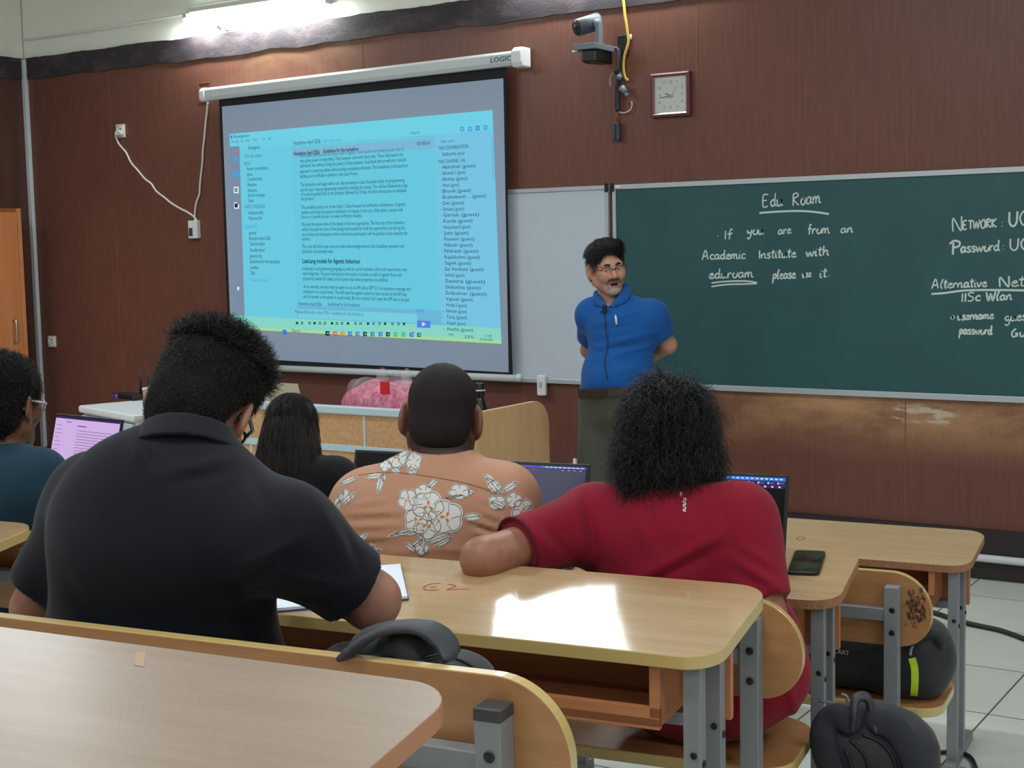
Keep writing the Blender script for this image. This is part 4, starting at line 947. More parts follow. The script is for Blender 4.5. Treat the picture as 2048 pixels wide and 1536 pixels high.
def ell(c, r, R=None):
    c, r = NP(c, r); R = np.eye(3) if R is None else np.array(R, float)   # columns of R: the ellipsoid's axes
    def fn(x, y, z):
        px, py, pz = x-c[0], y-c[1], z-c[2]
        q = [px*R[0,i]+py*R[1,i]+pz*R[2,i] for i in range(3)]
        k0 = np.sqrt(sum((q[i]/r[i])**2 for i in range(3))); k1 = np.sqrt(sum((q[i]/r[i]**2)**2 for i in range(3)))+1e-9
        return k0*(k0-1)/k1
    m = float(max(r)); return fn, c-m, c+m
def box_(c, r, R=None, rd=.01):
    c, r = NP(c, r); R = np.eye(3) if R is None else np.array(R, float)
    def fn(x, y, z):
        px, py, pz = x-c[0], y-c[1], z-c[2]
        q = [np.abs(px*R[0,i]+py*R[1,i]+pz*R[2,i])-(r[i]-rd) for i in range(3)]
        out = np.sqrt(sum(np.maximum(v, 0)**2 for v in q)); return out + np.minimum(np.maximum(np.maximum(q[0], q[1]), q[2]), 0) - rd
    m = float(np.linalg.norm(r)); return fn, c-m, c+m
def mesh_np(name, V, F, mats, mi=None, smooth=True):
    V = np.asarray(V, np.float32); F = np.asarray(F, np.int32); me = bpy.data.meshes.new(name)
    k = F.shape[1]; me.vertices.add(len(V)); me.vertices.foreach_set('co', V.ravel())
    me.loops.add(F.size); me.loops.foreach_set('vertex_index', F.ravel())
    me.polygons.add(len(F)); me.polygons.foreach_set('loop_start', np.arange(0, F.size, k, dtype=np.int32))
    for m in (mats if isinstance(mats, (list, tuple)) else [mats]): me.materials.append(m)
    if mi is not None: me.polygons.foreach_set('material_index', np.asarray(mi, np.int32))
    me.polygons.foreach_set('use_smooth', np.full(len(F), smooth)); me.update(calc_edges=True); me.validate(); return me
def relax(V, F, it=2, lam=.5):
    V = V.copy(); e = np.concatenate([F[:, [i, (i+1) % 4]] for i in range(4)])
    deg = np.bincount(e.ravel(), minlength=len(V)).astype(float)
    for _ in range(it):
        S = np.zeros_like(V)
        for c in range(3):
            S[:, c] = np.bincount(e[:,0], V[e[:,1], c], len(V))+np.bincount(e[:,1], V[e[:,0], c], len(V))
        V = V+lam*(S/np.maximum(deg, 1)[:,None]-V)
    return V
def vnormals(V, F):
    n = np.cross(V[F[:,2]]-V[F[:,0]], V[F[:,3]]-V[F[:,1]]); N = np.zeros_like(V)
    for i in range(4): np.add.at(N, F[:,i], n)
    return N/(np.linalg.norm(N, axis=1)[:,None]+1e-12)
def rotz(a): c, s = math.cos(a), math.sin(a); return np.array([[c,-s,0],[s,c,0],[0,0,1.]])
def rotx(a): c, s = math.cos(a), math.sin(a); return np.array([[1.,0,0],[0,c,-s],[0,s,c]])
def roty(a): c, s = math.cos(a), math.sin(a); return np.array([[c,0,s],[0,1.,0],[-s,0,c]])
def snoise(seed, sc):
    r = np.random.RandomState(seed); K_ = r.randn(7, 3)*sc; ph = r.rand(7)*6.28
    return lambda x, y, z: sum(np.sin(k[0]*x+k[1]*y+k[2]*z+p) for k, p in zip(K_, ph))/7
def strands(P, N, L, dirfn, r, seg=7, curl=0.0, turns=1.5, grav=0.0, seed=1):
    """thin tapering hairs from points P (normals N); dirfn(P,N) start direction"""
    rs = np.random.RandomState(seed); n = len(P); D = dirfn(P, N); D = D/(np.linalg.norm(D, axis=1)[:,None]+1e-9)
    L = L if np.ndim(L) else np.full(n, L); ref = rs.randn(n, 3)
    A = np.cross(D, ref); A /= np.linalg.norm(A, axis=1)[:,None]; B = np.cross(D, A); ph = rs.rand(n)*6.28; tw = (rs.rand(n)*.8+.6)*turns*6.28*np.where(rs.rand(n) < .5, 1, -1)
    cs = []; pos = P-N*.002; d = D.copy(); path = [pos]
    for i in range(seg):
        d = d+np.array([0,0,-grav])/seg; d /= np.linalg.norm(d, axis=1)[:,None]; pos = pos+d*(L/seg)[:,None]; path.append(pos)
    V = []; rad = np.linspace(1, .25, seg+1)*r
    for i, c in enumerate(path):
        t = i/seg; cu = (curl*L*min(1, t*2))[:,None] if curl else 0
        off = (A*np.cos(ph+tw*t)[:,None]+B*np.sin(ph+tw*t)[:,None])*cu - (A*np.cos(ph)[:,None]+B*np.sin(ph)[:,None])*cu if curl else 0
        for k in range(3):
            a = 2*PI*k/3; V.append(c+off+(A*math.cos(a)+B*math.sin(a))*rad[i])
    V = np.stack(V, 1).reshape(-1, 3); m = (seg+1)*3; F = []
    for i in range(seg):
        for k in range(3): F.append((i*3+k, i*3+(k+1) % 3, i*3+3+(k+1) % 3, i*3+3+k))
    F = np.array(F); F = (F[None]+(np.arange(n)*m)[:,None,None]).reshape(-1, 4)
    return V, F
def scatter(V, F, n, keep=None, seed=1):
    rs = np.random.RandomState(seed); a = np.linalg.norm(np.cross(V[F[:,2]]-V[F[:,0]], V[F[:,3]]-V[F[:,1]]), axis=1)
    if keep is not None: a = a*keep(V[F].mean(1))
    f = rs.choice(len(F), n, p=a/a.sum()); w_ = rs.rand(n, 2); q = V[F[f]]
    P = (q[:,0]*(1-w_[:,:1])+q[:,1]*w_[:,:1])*(1-w_[:,1:])+(q[:,3]*(1-w_[:,:1])+q[:,2]*w_[:,:1])*w_[:,1:]
    return P, vnormals(V, F)[F[f]].mean(1)
def join(*VF):
    Vs, Fs, n = [], [], 0
    for V, F in VF: Vs.append(V); Fs.append(F+n); n += len(V)
    return np.concatenate(Vs), np.concatenate(Fs)

# ------------------------------------------------------------------ people
def skin_mat(name, c, c2):
    m = mat(name, c, .48, spec=.4, var=((40,40,40), c2, .3, .7, 3), bump=((500,500,500), .08, .0005))
    nt = m.node_tree; b = nt.nodes['Principled BSDF']; src = b.inputs['Base Color'].links[0].from_socket
    at = nt.nodes.new('ShaderNodeAttribute'); at.attribute_name = 'tint'; mx = nt.nodes.new('ShaderNodeMix'); mx.data_type = 'RGBA'
    nt.links.new(at.outputs['Alpha'], mx.inputs[0]); nt.links.new(src, mx.inputs[6]); nt.links.new(at.outputs['Color'], mx.inputs[7]); nt.links.new(mx.outputs[2], b.inputs['Base Color'])
    return m
def tint_mesh(me, V, fn):
    a = me.attributes.new('tint', 'FLOAT_COLOR', 'POINT'); a.data.foreach_set('color', fn(V).astype(np.float32).ravel())
def sstep(x, a, b): t = np.clip((x-a)/(b-a), 0, 1); return t*t*(3-2*t)
def over(T, col, k):
    """lay a natural colour (hair growth, lips) over the skin tint"""
    c = np.array(lin(col)[:3]); al = T[:,3:]; k = np.clip(k, 0, 1)[:,None]; out = k+al*(1-k)
    T[:,:3] = (c*k+T[:,:3]*al*(1-k))/np.maximum(out, 1e-6); T[:,3:] = out; return T
def fabric(name, c, c2, sc=420, rough=.85, bump=.25, sheen=.25): return mat(name, c, rough, spec=.2, var=((sc,sc,sc), c2, .3, .7, 2), bump=((620,620,620), bump, .001), sheen=sheen*.3)
S_EAR = .5
def head_prims(hc, H, s=1.0, nose=True, es=1.0):
    """H columns: right, forward, up"""
    P = lambda x, y, z: hc+s*(H@np.array([x, y, z])); L = []
    L.append((ell(P(0,-.012,.045), np.array([.076,.094,.082])*s, H), .02)); L.append((ell(P(0,.022,-.015), np.array([.066,.072,.085])*s, H), .03))
    L.append((cone(P(0,.06,-.088), P(0,.068,-.092), .026*s), .03))
    for q in (-1, 1): L.append((cone(P(q*.054,-.002,-.055), P(q*.022,.06,-.088), .022*s, .02*s), .03))
    for q in (-1, 1): L.append((cone(P(q*.046,.068,-.018), P(q*.035,.073,-.028), .017*s), .025))
    L.append((cone(P(-.04,.078,.026), P(.04,.078,.026), .012*s), .02))
    ears = []
    for q in (-1, 1):
        Re = H@rotz(q*S_EAR)@rotx(-.15)
        ears.append((ell(P(q*.083,-.012,-.003), np.array([.010,.021*es,.034*es])*s, Re), .008)); ears.append((ell(P(q*.077,-.006,-.034), np.array([.008,.011,.012])*s, Re), .008))
    face = []
    if nose:
        face += [(cone(P(0,.088,.018), P(0,.112,-.026), .009*s, .013*s), .012), (ell(P(.013,.098,-.031), np.array([.009,.011,.008])*s, H), .006), (ell(P(-.013,.098,-.031), np.array([.009,.011,.008])*s, H), .006)]
    return L, ears, face, P
def hand_prims(w, d, pn, side, curl=.5, s=1.0):
    """palm and five fingers; d along the hand, pn out of the back of the hand, side = thumb side direction"""
    d, pn, side = NP(d, pn, side); d /= np.linalg.norm(d); pn /= np.linalg.norm(pn); side /= np.linalg.norm(side); L = []
    c = w+d*.048*s; L.append((ell(c, np.array([.040,.05,.015])*s, np.stack([side, d, pn], 1)), .01))
    for i, (o, ln) in enumerate(((.029,.072),(.010,.08),(-.010,.075),(-.028,.058))):
        a = w+d*.088*s+side*o*s; b = a+(d*math.cos(curl*.6)-pn*math.sin(curl*.6))*ln*.5*s; e = b+(d*math.cos(curl*1.7)-pn*math.sin(curl*1.7))*ln*.5*s
        L.append((cone(a-d*.03*s, b, .0092*s, .0085*s), .004)); L.append((cone(b, e, .0085*s, .007*s), .003))
    a = w+d*.025*s+side*.03*s; b = a+(d*.6+side*.7-pn*.3)*.042*s; e = b+(d*.9+side*.1-pn*.4)*.033*s
    L.append((cone(a, b, .012*s, .0105*s), .006)); L.append((cone(b, e, .0105*s, .008*s), .004)); return L
def frame(yaw, up=(0,0,1)):
    u = np.array(up, float); u /= np.linalg.norm(u); f = np.array([-math.sin(yaw), math.cos(yaw), 0.]); r = np.cross(f, u); r /= np.linalg.norm(r); return np.stack([r, np.cross(u, r), u], 1)
def torso(S):
    """soft solids of trunk, shoulders; S: joints"""
    B = frame(S['by'], S['nb']-S['hip']); g = S.get('g', 1.0); L = []
    bw, bd = S.get('belly', (.17,.125)); cw, cdp = S.get('chestr', (.185,.12))
    L.append((ell(S['hip'], (bw*1.0, bd*1.0, .13), B), .05)); L.append((ell(S['hip']*.62+S['chest']*.38+B[:,1]*S.get('bf', 0), (bw, bd, .17), B), .07))
    L.append((ell(S['chest'], (cw, cdp, .20), B), .08))
    m = S['nb']-B[:,2]*.045-B[:,1]*.01
    for a in ('sl', 'sr'):
        L.append((cone(m, S[a], .070, S.get('sr_', .062)), .05)); L.append((cone(S['nb']-B[:,2]*.005, S[a]*.6+m*.4, S.get('trap', .046), .042), .05))
        L.append((cone(S['chest']*.75+S[a]*.25, S[a], .10, .062), .06))
    return L, B
def build_person(label, S, skin, shirt, name='person', hv=.006, grp=None):
    hc, H = S['hc'], S['H']; hs = S.get('hs', 1.0); TL, B = torso(S); gth = S.get('arm', 1.0)
    HL, ears, face, P = head_prims(hc, H, hs, True, S.get('ears', 1.08))
    pts = [S[k] for k in ('hc','nb','sl','sr','el','er','wl','wr','hip','kl','kr','al','ar')]
    lo, hi = np.min(pts, 0)-.24, np.max(pts, 0)+.24; lo[2] = max(lo[2], S.get('zmin', -9))
    F = Field(lo, hi, hv)
    for pr, k in TL: F.apply(pr, 'u', k, -.014)
    for a, b, r0, r1 in (('hip','kl',.088,.06),('hip','kr',.088,.06),('kl','al',.055,.04),('kr','ar',.055,.04)):
        A_ = S[a].copy()
        if a == 'hip': A_ = A_ + B[:,0]*(.08 if b == 'kr' else -.08)
        F.apply(cone(A_, S[b], r0*.9, r1*.9), 'u', .04)
    for a in ('al','ar'): F.apply(cone(S[a]-np.array([0,0,.03]), S[a]-np.array([0,0,.045])+B[:,1]*.13*(1 if not S.get('flipfoot') else 1), .035, .03), 'u', .02)
    for s_, e_, w_ in (('sl','el','wl'),('sr','er','wr')):
        F.apply(cone(S[s_], S[e_], .050*gth, .043*gth), 'u', .03); F.apply(cone(S[e_], S[w_], .043*gth, .028*gth), 'u', .02)
        d = S[w_]-S[e_]; d /= np.linalg.norm(d); q = -1 if s_ == 'sr' else 1
        pn = np.cross(np.cross(d, [0,0,1.]), d); sd = np.cross(pn, d)*-q
        for pr, k in hand_prims(S[w_]+d*.01, d, pn, sd, S.get('curl', .5), 1.0): F.apply(pr, 'u', k)
    F.apply(cone(S['nb']-B[:,2]*.03, P(0,-.02,-.05), S.get('neck', .058), S.get('neck', .058)*.98), 'u', .025)
    for pr, k in HL: F.apply(pr, 'u', k)
    for q in (-1, 1): F.apply(ell(P(q*.031,.090,.004), np.array([.015,.014,.010])*hs, H), 's', .01)
    for pr, k in face+ears: F.apply(pr, 'u', k)
    for q in (-1, 1): F.apply(ell(P(q*.092,-.008,-.002), np.array([.007,.012,.021])*hs, H@rotz(q*.5)), 's', .006)
    if S.get('face'): S['face'](F, P, H, hs)
    V, Fc = F.skin(); V = relax(V, Fc, 1, .4)
    me = mesh_np(name, V, Fc, [M(m) for m in skin])
    tint_mesh(me, V, lambda v: S['paint'](v, hc, H, hs) if S.get('paint') else np.zeros((len(v), 4)))
    o = bpy.data.objects.new(name, me); C.objects.link(o); base = np.array([S['hip'][0], S['hip'][1], S.get('zf', 0)])
    rebase(o, base); tag(o, label, 'person', grp)
    S['B'] = B; S['TL'] = TL; S['P'] = P
    # shirt
    if shirt:
        sm, frac, gr, bottom = shirt; g2 = S.get('loose', 0.004)
        lo2 = np.min([S[k] for k in ('nb','sl','sr','el','er','hip')], 0)-.26; hi2 = np.max([S[k] for k in ('nb','sl','sr','el','er','hip')], 0)+.24
        Fs = Field(lo2, hi2, S.get('sv', .007))
        for pr, k in TL: Fs.apply(pr, 'u', k, g2)
        cuts = []
        for s_, e_ in (('sl','el'),('sr','er')):
            a, b = S[s_], S[e_]; fr = frac if np.isscalar(frac) else frac[s_]; e = a+(b-a)*fr; d = (b-a)/np.linalg.norm(b-a)
            T = Field(lo2, hi2, S.get('sv', .007)); T.apply(cone(a, e+d*.05, .066*gth, (.066-.010*fr)*gth), 'u', .02, g2); T.cut(e, d)
            hh = np.clip(.5+.5*(Fs.D-T.D)/.05, 0, 1); nearb = T.D < .2
            Fs.D = np.where(nearb, Fs.D*(1-hh)+T.D*hh-.05*hh*(1-hh), Fs.D)
        Fs.cut(S['hip']-B[:,2]*bottom, -B[:,2])
        n = S.get('wr_', 1.0); nz, nz2 = snoise(S.get('seed', 1), 9), snoise(S.get('seed', 1)+5, 26)
        e1 = B[:,0]; e3 = B[:,2]; c0 = S['chest']
        def wr(x, y, z):
            u = (x-c0[0])*e1[0]+(y-c0[1])*e1[1]+(z-c0[2])*e1[2]; v = (x-c0[0])*e3[0]+(y-c0[1])*e3[1]+(z-c0[2])*e3[2]
            return n*(.0055*nz(x, y, z)+.0030*nz2(x, y, z)+.0030*np.sin(38*(v+.35*np.abs(u)+.06*nz2(x*.4, y*.4, z*.4)))*np.clip(nz(x*.7+3, y*.7, z*.7)*2+.4, 0, 1))
        Fs.warp(wr)
        for fo in S.get('folds', []): Fs.apply(fo, 'fold')
        # opening for the neck
        nd = S.get('neckdir', B[:,2]); Fs.apply(cone(S['nb']+nd*.005, S['nb']+nd*.2, S.get('neck', .058)+.004, S.get('neck', .058)+.02), 's', .012)
        if S.get('neckcut'): Fs.apply(S['neckcut'][0], 's', S['neckcut'][1])
        if S.get('collar'):
            cm, hgt, fl_ = S['collar']; R_ = Field(S['nb']-.19, S['nb']+.19, .004); rn = S.get('neck', .058); th = .0095
            ax = S.get('collaraxis', nd); ax = ax/np.linalg.norm(ax); cb = S['nb']+ax*S.get('collarz', -.02); sl_ = (fl_-.010)/hgt
            R_.apply(cone(cb-ax*.02, cb+ax*(hgt+.02), rn+fl_+sl_*.02+th, rn+.010-sl_*.02+th), 'u', .001)
            R_.cut(cb+ax*hgt, ax); R_.cut(cb, -ax)
            R_.apply(cone(cb-ax*.06, cb+ax*(hgt+.06), rn+fl_+sl_*.06, max(.01, rn+.010-sl_*.06)), 's', .001)
            if S.get('neckcut'): R_.apply(S['neckcut'][0], 's', .004)
            nz3 = snoise(8, 18); R_.warp(lambda x, y, z: .002*nz3(x, y, z))
            V2, F2 = R_.skin()
            if len(F2): S['_collar'] = (relax(V2, F2, 2, .5), F2)
        Vs, Ff = Fs.skin(); Vs = relax(Vs, Ff, 2, .5)
        me = mesh_np('shirt', Vs, Ff, M(sm)); so = link('shirt', me, o); S['shirt'] = so; S['shirtVF'] = (Vs, Ff)
        if '_collar' in S: link('collar', mesh_np('collar', *S['_collar'], M(S['collar'][0])), so)
    return o
def trousers(o, S, m, top=.06, rad=((.105,.088),(.085,.075)), name='trousers', sv=.009, cutz=.05):
    B = S['B']; pts = [S[k] for k in ('hip','kl','kr','al','ar')]; F = Field(np.min(pts, 0)-.22, np.max(pts, 0)+.22, sv)
    bw, bd = S.get('belly', (.17,.125)); F.apply(ell(S['hip'], (bw*1.0, bd*1.0, .135), B), 'u', .05, S.get('tg', 0))
    if S.get('standing'): (F.apply(ell(S['hip']+B[:,2]*.05, (bw*1.0, bd*1.0, .22), B), 'u', .03), F.apply(ell(S['hip']*.62+S['chest']*.38+B[:,1]*S.get('bf', 0), (bw, bd, .17), B), 'u', .07))
    for kn, an, q in (('kl','al',-1),('kr','ar',1)):
        a = S['hip']+B[:,0]*q*.085
        F.apply(cone(a, S[kn], *rad[0]), 'u', .05); F.apply(cone(S[kn], S[an]-np.array([0,0,.02]), *rad[1]), 'u', .03)
    F.cut(S['hip']+B[:,2]*top, B[:,2]); nz = snoise(3, 16); F.warp(lambda x, y, z: .005*nz(x, y, z*.5))
    for an in ('al','ar'): F.cut(S[an]-np.array([0,0,cutz]), (0,0,-1), S[an]-.2, S[an]+.15)
    V, Fc = F.skin(); return link(name, mesh_np(name, relax(V, Fc, 2), Fc, m), o)
def shoes(o, S, m):
    B = S['B']
    for an in ('al','ar'):
        a = S[an]; F = Field(a-.3, a+.3, .007); F.apply(cone(a+[0,0,-.035]-B[:,1]*.03, a+[0,0,-.045]+B[:,1]*.15, .045, .038), 'u', .02); F.apply(cone(a, a+[0,0,-.03], .042), 'u', .03); F.cut(a-[0,0,.075], (0,0,-1))
        V, Fc = F.skin(); link('shoe', mesh_np('shoe', relax(V, Fc), Fc, m), o)
def hair_cap(S, shape, cuts, seed=2, amp=.004, sc=60, h=.005):
    """scalp of hair in head space (right, forward, up), head scale applied"""
    F = Field((-.17,-.19,-.24), (.17,.17,.22), h)
    for pr, k in shape: F.apply(pr, 'u', k)
    nz = snoise(seed, sc); F.warp(lambda x, y, z: amp*nz(x, y, z))
    for c in cuts: c(F)
    V, Fc = F.skin(); return relax(V, Fc, 1, .4), Fc
def head_to_room(S, V): return S['hc']+S.get('hs', 1.0)*(V@S['H'].T)
def seat(S, px, py, Z, zs, fwd=0.0, spread=.12, reach=.38):
    B_ = frame(S['by']); q = dep(px, py, Z)+B_[:,1]*fwd; S['hip'] = np.array([q[0], q[1], zs+.128])
    for k, n, s_ in (('kl','al',-1),('kr','ar',1)):
        S[k] = S['hip']+B_[:,0]*spread*s_+B_[:,1]*reach; S[k][2] = zs+.055; S[n] = np.array([S[k][0], S[k][1], S['zf']+.085])-B_[:,1]*.03
def hair_obj(S, cap, strand, par, mc, ms):
    V, Fa = join(cap, strand) if strand is not None else cap
    mi = np.zeros(len(Fa), int); mi[len(cap[1]):] = 1
    return link('hair', mesh_np('hair', head_to_room(S, V), Fa, [M(mc), M(ms)], mi), par)
mat('hair_base', (15,13,15), .85, spec=.15); mat('hair_black', (18,16,18), .42, spec=.45); mat('hair_brown', (40,29,28), .38, spec=.55); mat('hair_stubble', (34,28,28), .75, spec=.2, bump=((900,900,900),.5,.001))
mat('hair_sheen', (34,32,36), .35, spec=.6)
R_ = math.radians
def J(px, py, Z): return dep(px, py, Z)
skin_mat('skin_brown', (142,94,74), (158,108,86)); skin_mat('skin_fair', (178,128,104), (190,140,116)); skin_mat('skin_deep', (112,70,54), (126,82,64)); skin_mat('skin_arm', (150,102,86), (164,114,98))
mat('lips', (150,84,80), .45); mat('mouth_dark', (46,22,22), .6); mat('beard_grey', (120,104,96), .8, var=((400,400,400),(186,176,170),.35,.65,2)); mat('beard_dark', (66,50,46), .8, var=((400,400,400),(104,82,74),.35,.65,2)); mat('nape_stubble', (70,48,40), .7, var=((300,300,300),(92,64,54),.35,.65,2))
fabric('shirt_navy', (11,13,21), (16,18,27)); fabric('shirt_red', (124,12,34), (136,18,42)); fabric('shirt_tan', (178,128,102), (186,136,110), rough=.6); fabric('shirt_teal', (24,50,66), (30,58,76)); fabric('shirt_black', (14,15,18), (20,20,24)); fabric('shirt_blue', (18,78,146), (24,86,156), 120); fabric('trouser_olive', (76,78,70), (84,86,78)); fabric('jeans_dark', (30,32,44), (38,40,54)); mat('shoe_black', (24,22,22), .4); mat('belt_brown', (52,34,28), .45)
fabric('collar_red_dark', (70,16,34), (80,20,40))
def cut_front(F, y0, z0, sl=.0): F.cut((0, y0, z0), (0, 1, -sl))

# ---------------- person in the black polo shirt, leaning over the desk to write
by = R_(24); S = dict(by=by, zf=TC, chest=J(330,1085,2.46), nb=J(372,905,2.46), sl=J(190,1005,2.58), sr=J(572,1072,2.36), el=J(78,1215,2.64), er=J(742,1200,2.44), wl=J(330,1150,2.92), wr=J(600,1165,2.80),
  belly=(.225,.15), chestr=(.205,.135), g=1.0, arm=1.12, sr_=.068, neck=.062, hs=1.04, seed=4, bf=.0, loose=.006, sv=.0065)
seat(S, 300, 1400, 2.50, TC+.458, .04); S['hc'] = J(404,818,2.57); S['H'] = frame(R_(21))@roty(R_(15))@rotx(R_(-34))
S['neckdir'] = (S['hc']-S['nb'])/np.linalg.norm(S['hc']-S['nb']); S['collar'] = ('shirt_navy', .052, .034); S['collaraxis'] = S['neckdir']*.6+np.array([0,0,.5]); S['collarz'] = -.015
def paint_beard(lo_z=-.045, fr=.0, col=(48,38,36)):
    def f(v, hc, H, hs):
        q = (v-hc)@H/hs; T = np.zeros((len(v), 4)); x, y, z = q.T
        k = sstep(z, lo_z+.25*y+.008, lo_z+.25*y-.008)*sstep(y, fr-.008, fr+.008)*sstep(z, -.135, -.115)*(np.abs(x) < .085)
        return over(T, col, k*.85)
    return f
S['paint'] = paint_beard(-.035, .018, (30,26,26))
FOZ[0] = 2.42; S['folds'] = [FO(*q) for q in ((262,872,285,930,9,.012),(300,905,318,935,7,-.008),(330,945,470,915,12,.006),(350,965,450,945,9,-.005),(505,945,560,1080,14,-.007),(470,1150,600,1075,12,.007),(450,1175,590,1110,9,-.006),(560,1150,690,1175,9,.008),(570,1185,660,1200,8,-.006),(640,1010,700,1120,12,.005),(690,1060,720,1140,8,-.005),(120,1080,200,1230,14,.005),(440,1210,520,1180,9,.006))]
pBlack = build_person('person in a black polo shirt leaning over the desk to write, head bent down', S, ['skin_arm'], ('shirt_navy', .80, 0, .12)); SB = S
trousers(pBlack, S, M('jeans_dark'))
shape = [(ell((0,-.018,.05),(.086,.100,.090)), .02), (ell((0,-.055,-.02),(.074,.062,.075)), .03), (ell((0,.0,.080),(.080,.090,.055)), .03), (ell((0,.045,.095),(.062,.05,.040)), .02)]
nape = lambda F: (F.cut((0,.062,.06), (0,1,-.35)), F.cut((0,-.03,-.088), (0,.25,-1)), F.apply(ell((.088,.0,-.040),(.036,.062,.064)), 's', .008), F.apply(ell((-.088,.0,-.040),(.036,.062,.064)), 's', .008))
Vc, Fc_ = hair_cap(S, shape, [nape], 3, .0045, 70)
P_, N_ = scatter(Vc, Fc_, 16000, lambda c: np.where(c[:,2] > .07, 1.6, 1.0), 3)
L_ = np.where(P_[:,2] > .085, .026, np.where(P_[:,2] > .03, .013, .008))*(.7+.6*np.random.rand(len(P_)))
sv1 = strands(P_, N_, L_, lambda P, N: N*np.where(P[:,2:] > .085, .7, .22)+np.where(P[:,2:] > .085, 1., 0.)*np.array([.15,-.05,.25])+np.where(P[:,2:] > .085, 0., 1.)*np.array([.1,0,-.75])+.38*np.random.randn(*P.shape), .00075, 6, .12, 1.0, .25, 5)
hair_obj(S, (Vc, Fc_), sv1, pBlack, 'hair_base', 'hair_black')
# spectacles: dark temple arms, rims and lenses
def glasses(o, S, m, ml, y=.098, rx=.025, rz=.018, r=.0022, half=False, z0=.004, sag=.0):
    P, H, hs = S['P'], S['H'], S.get('hs', 1.0); g = MB(); ln = MB()
    for q in (-1, 1):
        pts = [P(q*.033+rx*math.cos(a), y-.006*math.cos(a)**2, z0+rz*math.sin(a)) for a in np.linspace(0, 2*PI, 25)[:-1]]
        if half: g.tube([P(q*.033+rx*math.cos(a), y, z0+rz*math.sin(a)) for a in np.linspace(.0, PI, 14)], r, 6)
        else: g.tube(pts, r, 6, closed=True)
        ln.raw(pts, [list(range(24))])
        g.tube([P(q*(.033+rx), y-.002, z0+.006), P(q*.076, y-.035, z0+.008), P(q*.080, 0, z0+.012), P(q*.080, -.018, z0+.004), P(q*.079, -.028, z0-.014)], r*1.15, 6)
    g.tube([P(-.010, y+.001, z0+.004), P(0, y+.004, z0+.008), P(.010, y+.001, z0+.004)], r, 6)
    G_ = g.build('glasses', M(m), o); ln.build('lens', M(ml), G_); return G_
m = mat('lens_glass', (240,245,248), .04, alpha=.05, spec=.8)
mat('frame_black', (16,16,18), .3); mat('frame_silver', (180,176,172), .3, metal=.7); mat('frame_dark', (60,40,36), .35, metal=.3)
glasses(pBlack, S, 'frame_black', 'lens_glass', r=.0032, y=.100)

FOZ[0] = 3.22
# ---------------- person in the red polo shirt
by = R_(12); B_ = frame(by); S = dict(by=by, zf=TB, chest=J(1352,1140,3.30), nb=J(1345,997,3.29), sl=J(1188,1046,3.36), sr=J(1480,1044,3.20), el=J(965,1118,3.16), er=J(1528,1228,3.14), wl=J(1110,1165,3.42), wr=J(1520,1150,3.52),
  belly=(.225,.15), tg=-.035, chestr=(.185,.12), arm=1.08, sr_=.058, neck=.056, hs=1.0, seed=9, loose=.006, sv=.0065)
seat(S, 1402, 1432, 3.22, TB+.458, .10); S['kr'] -= frame(by)[:,0]*.09; S['ar'] -= frame(by)[:,0]*.09; S['hc'] = J(1338,876,3.34); S['H'] = frame(R_(27))@rotx(R_(-4))
S['collar'] = ('shirt_red', .040, .026); S['collarz'] = -.02; S['folds'] = [FO(*q) for q in ((1168,985,1196,1130,9,-.009),(1150,985,1172,1120,10,.006),(1260,1165,1450,1065,10,.009),(1280,1180,1450,1090,8,-.007),(1440,1010,1475,1120,10,-.006),(1470,1120,1560,1175,8,.009),(1460,1140,1550,1190,7,-.007),(1480,1090,1555,1135,8,.007),(1050,1045,1120,1120,8,.006),(1080,1040,1150,1130,7,-.006),(1250,1000,1320,1120,16,.005),(1570,1330,1600,1470,10,.008))]
FOZ[0] = 3.25
pRed = build_person('person in a red polo shirt with thick curly hair, an arm stretched along the bench', S, ['skin_brown'], ('shirt_red', {'sl': .70, 'sr': .86}, 0, .26)); SR = S
trousers(pRed, S, M('jeans_dark'), .0, ((.088,.078),(.07,.06)))
# dark piping at the sleeve end, white print down the neck
a, b = S['sl'], S['el']; e = a+(b-a)*.70; d = (b-a)/np.linalg.norm(b-a); fr = frame(0, d)
bv = BVHTree.FromPolygons([Vector(v) for v in S['shirtVF'][0]], S['shirtVF'][1].tolist())
def drape(pts, dr, wd, lift=.0012, back=.6):
    """lay a line of points on the shirt, looking along dr"""
    out = []
    for p in pts:
        h = bv.ray_cast(Vector(p)-Vector(dr)*back, Vector(dr))
        if h[0] is not None: out.append(np.array(h[0])+np.array(h[1])*lift)
    return out
dr = ray(1366, 1010); dr /= np.linalg.norm(dr); mat('print_white', (200,196,196), .6); b = MB()
for (x0, y0, x1, y1) in ((1360,984,1364,990),(1364,984,1360,990),(1362,990,1361,994)) + tuple((1366.5, 997+i*4.2, 1372, 997.8+i*4.2) for i in range(7)) + tuple((1366.5 if i % 2 else 1371.5, 997+i*4.2, 1366.5 if i % 2 else 1371.5, 1001+i*4.2) for i in range(6)) + ((1368,1008,1370,1012),(1367,1018,1371,1022)):
    q = drape([J(x0, y0, 3.2), J(x1, y1, 3.2)], dr, 0)
    if len(q) == 2: b.ribbon(q, .0022, -dr)
b.build('neck_print', M('print_white'), S['shirt'])
b = MB(); u_, v_ = fr[:,0], fr[:,1]; rr = S['arm']*(.066-.007)+.007
b.tube([e+d*.002+u_*rr*.985*math.cos(t)+v_*rr*.985*math.sin(t) for t in np.linspace(0, 2*PI, 40)[:-1]], .0035, 6, closed=True); b.build('sleeve_piping', M('collar_red_dark'), S['shirt'])
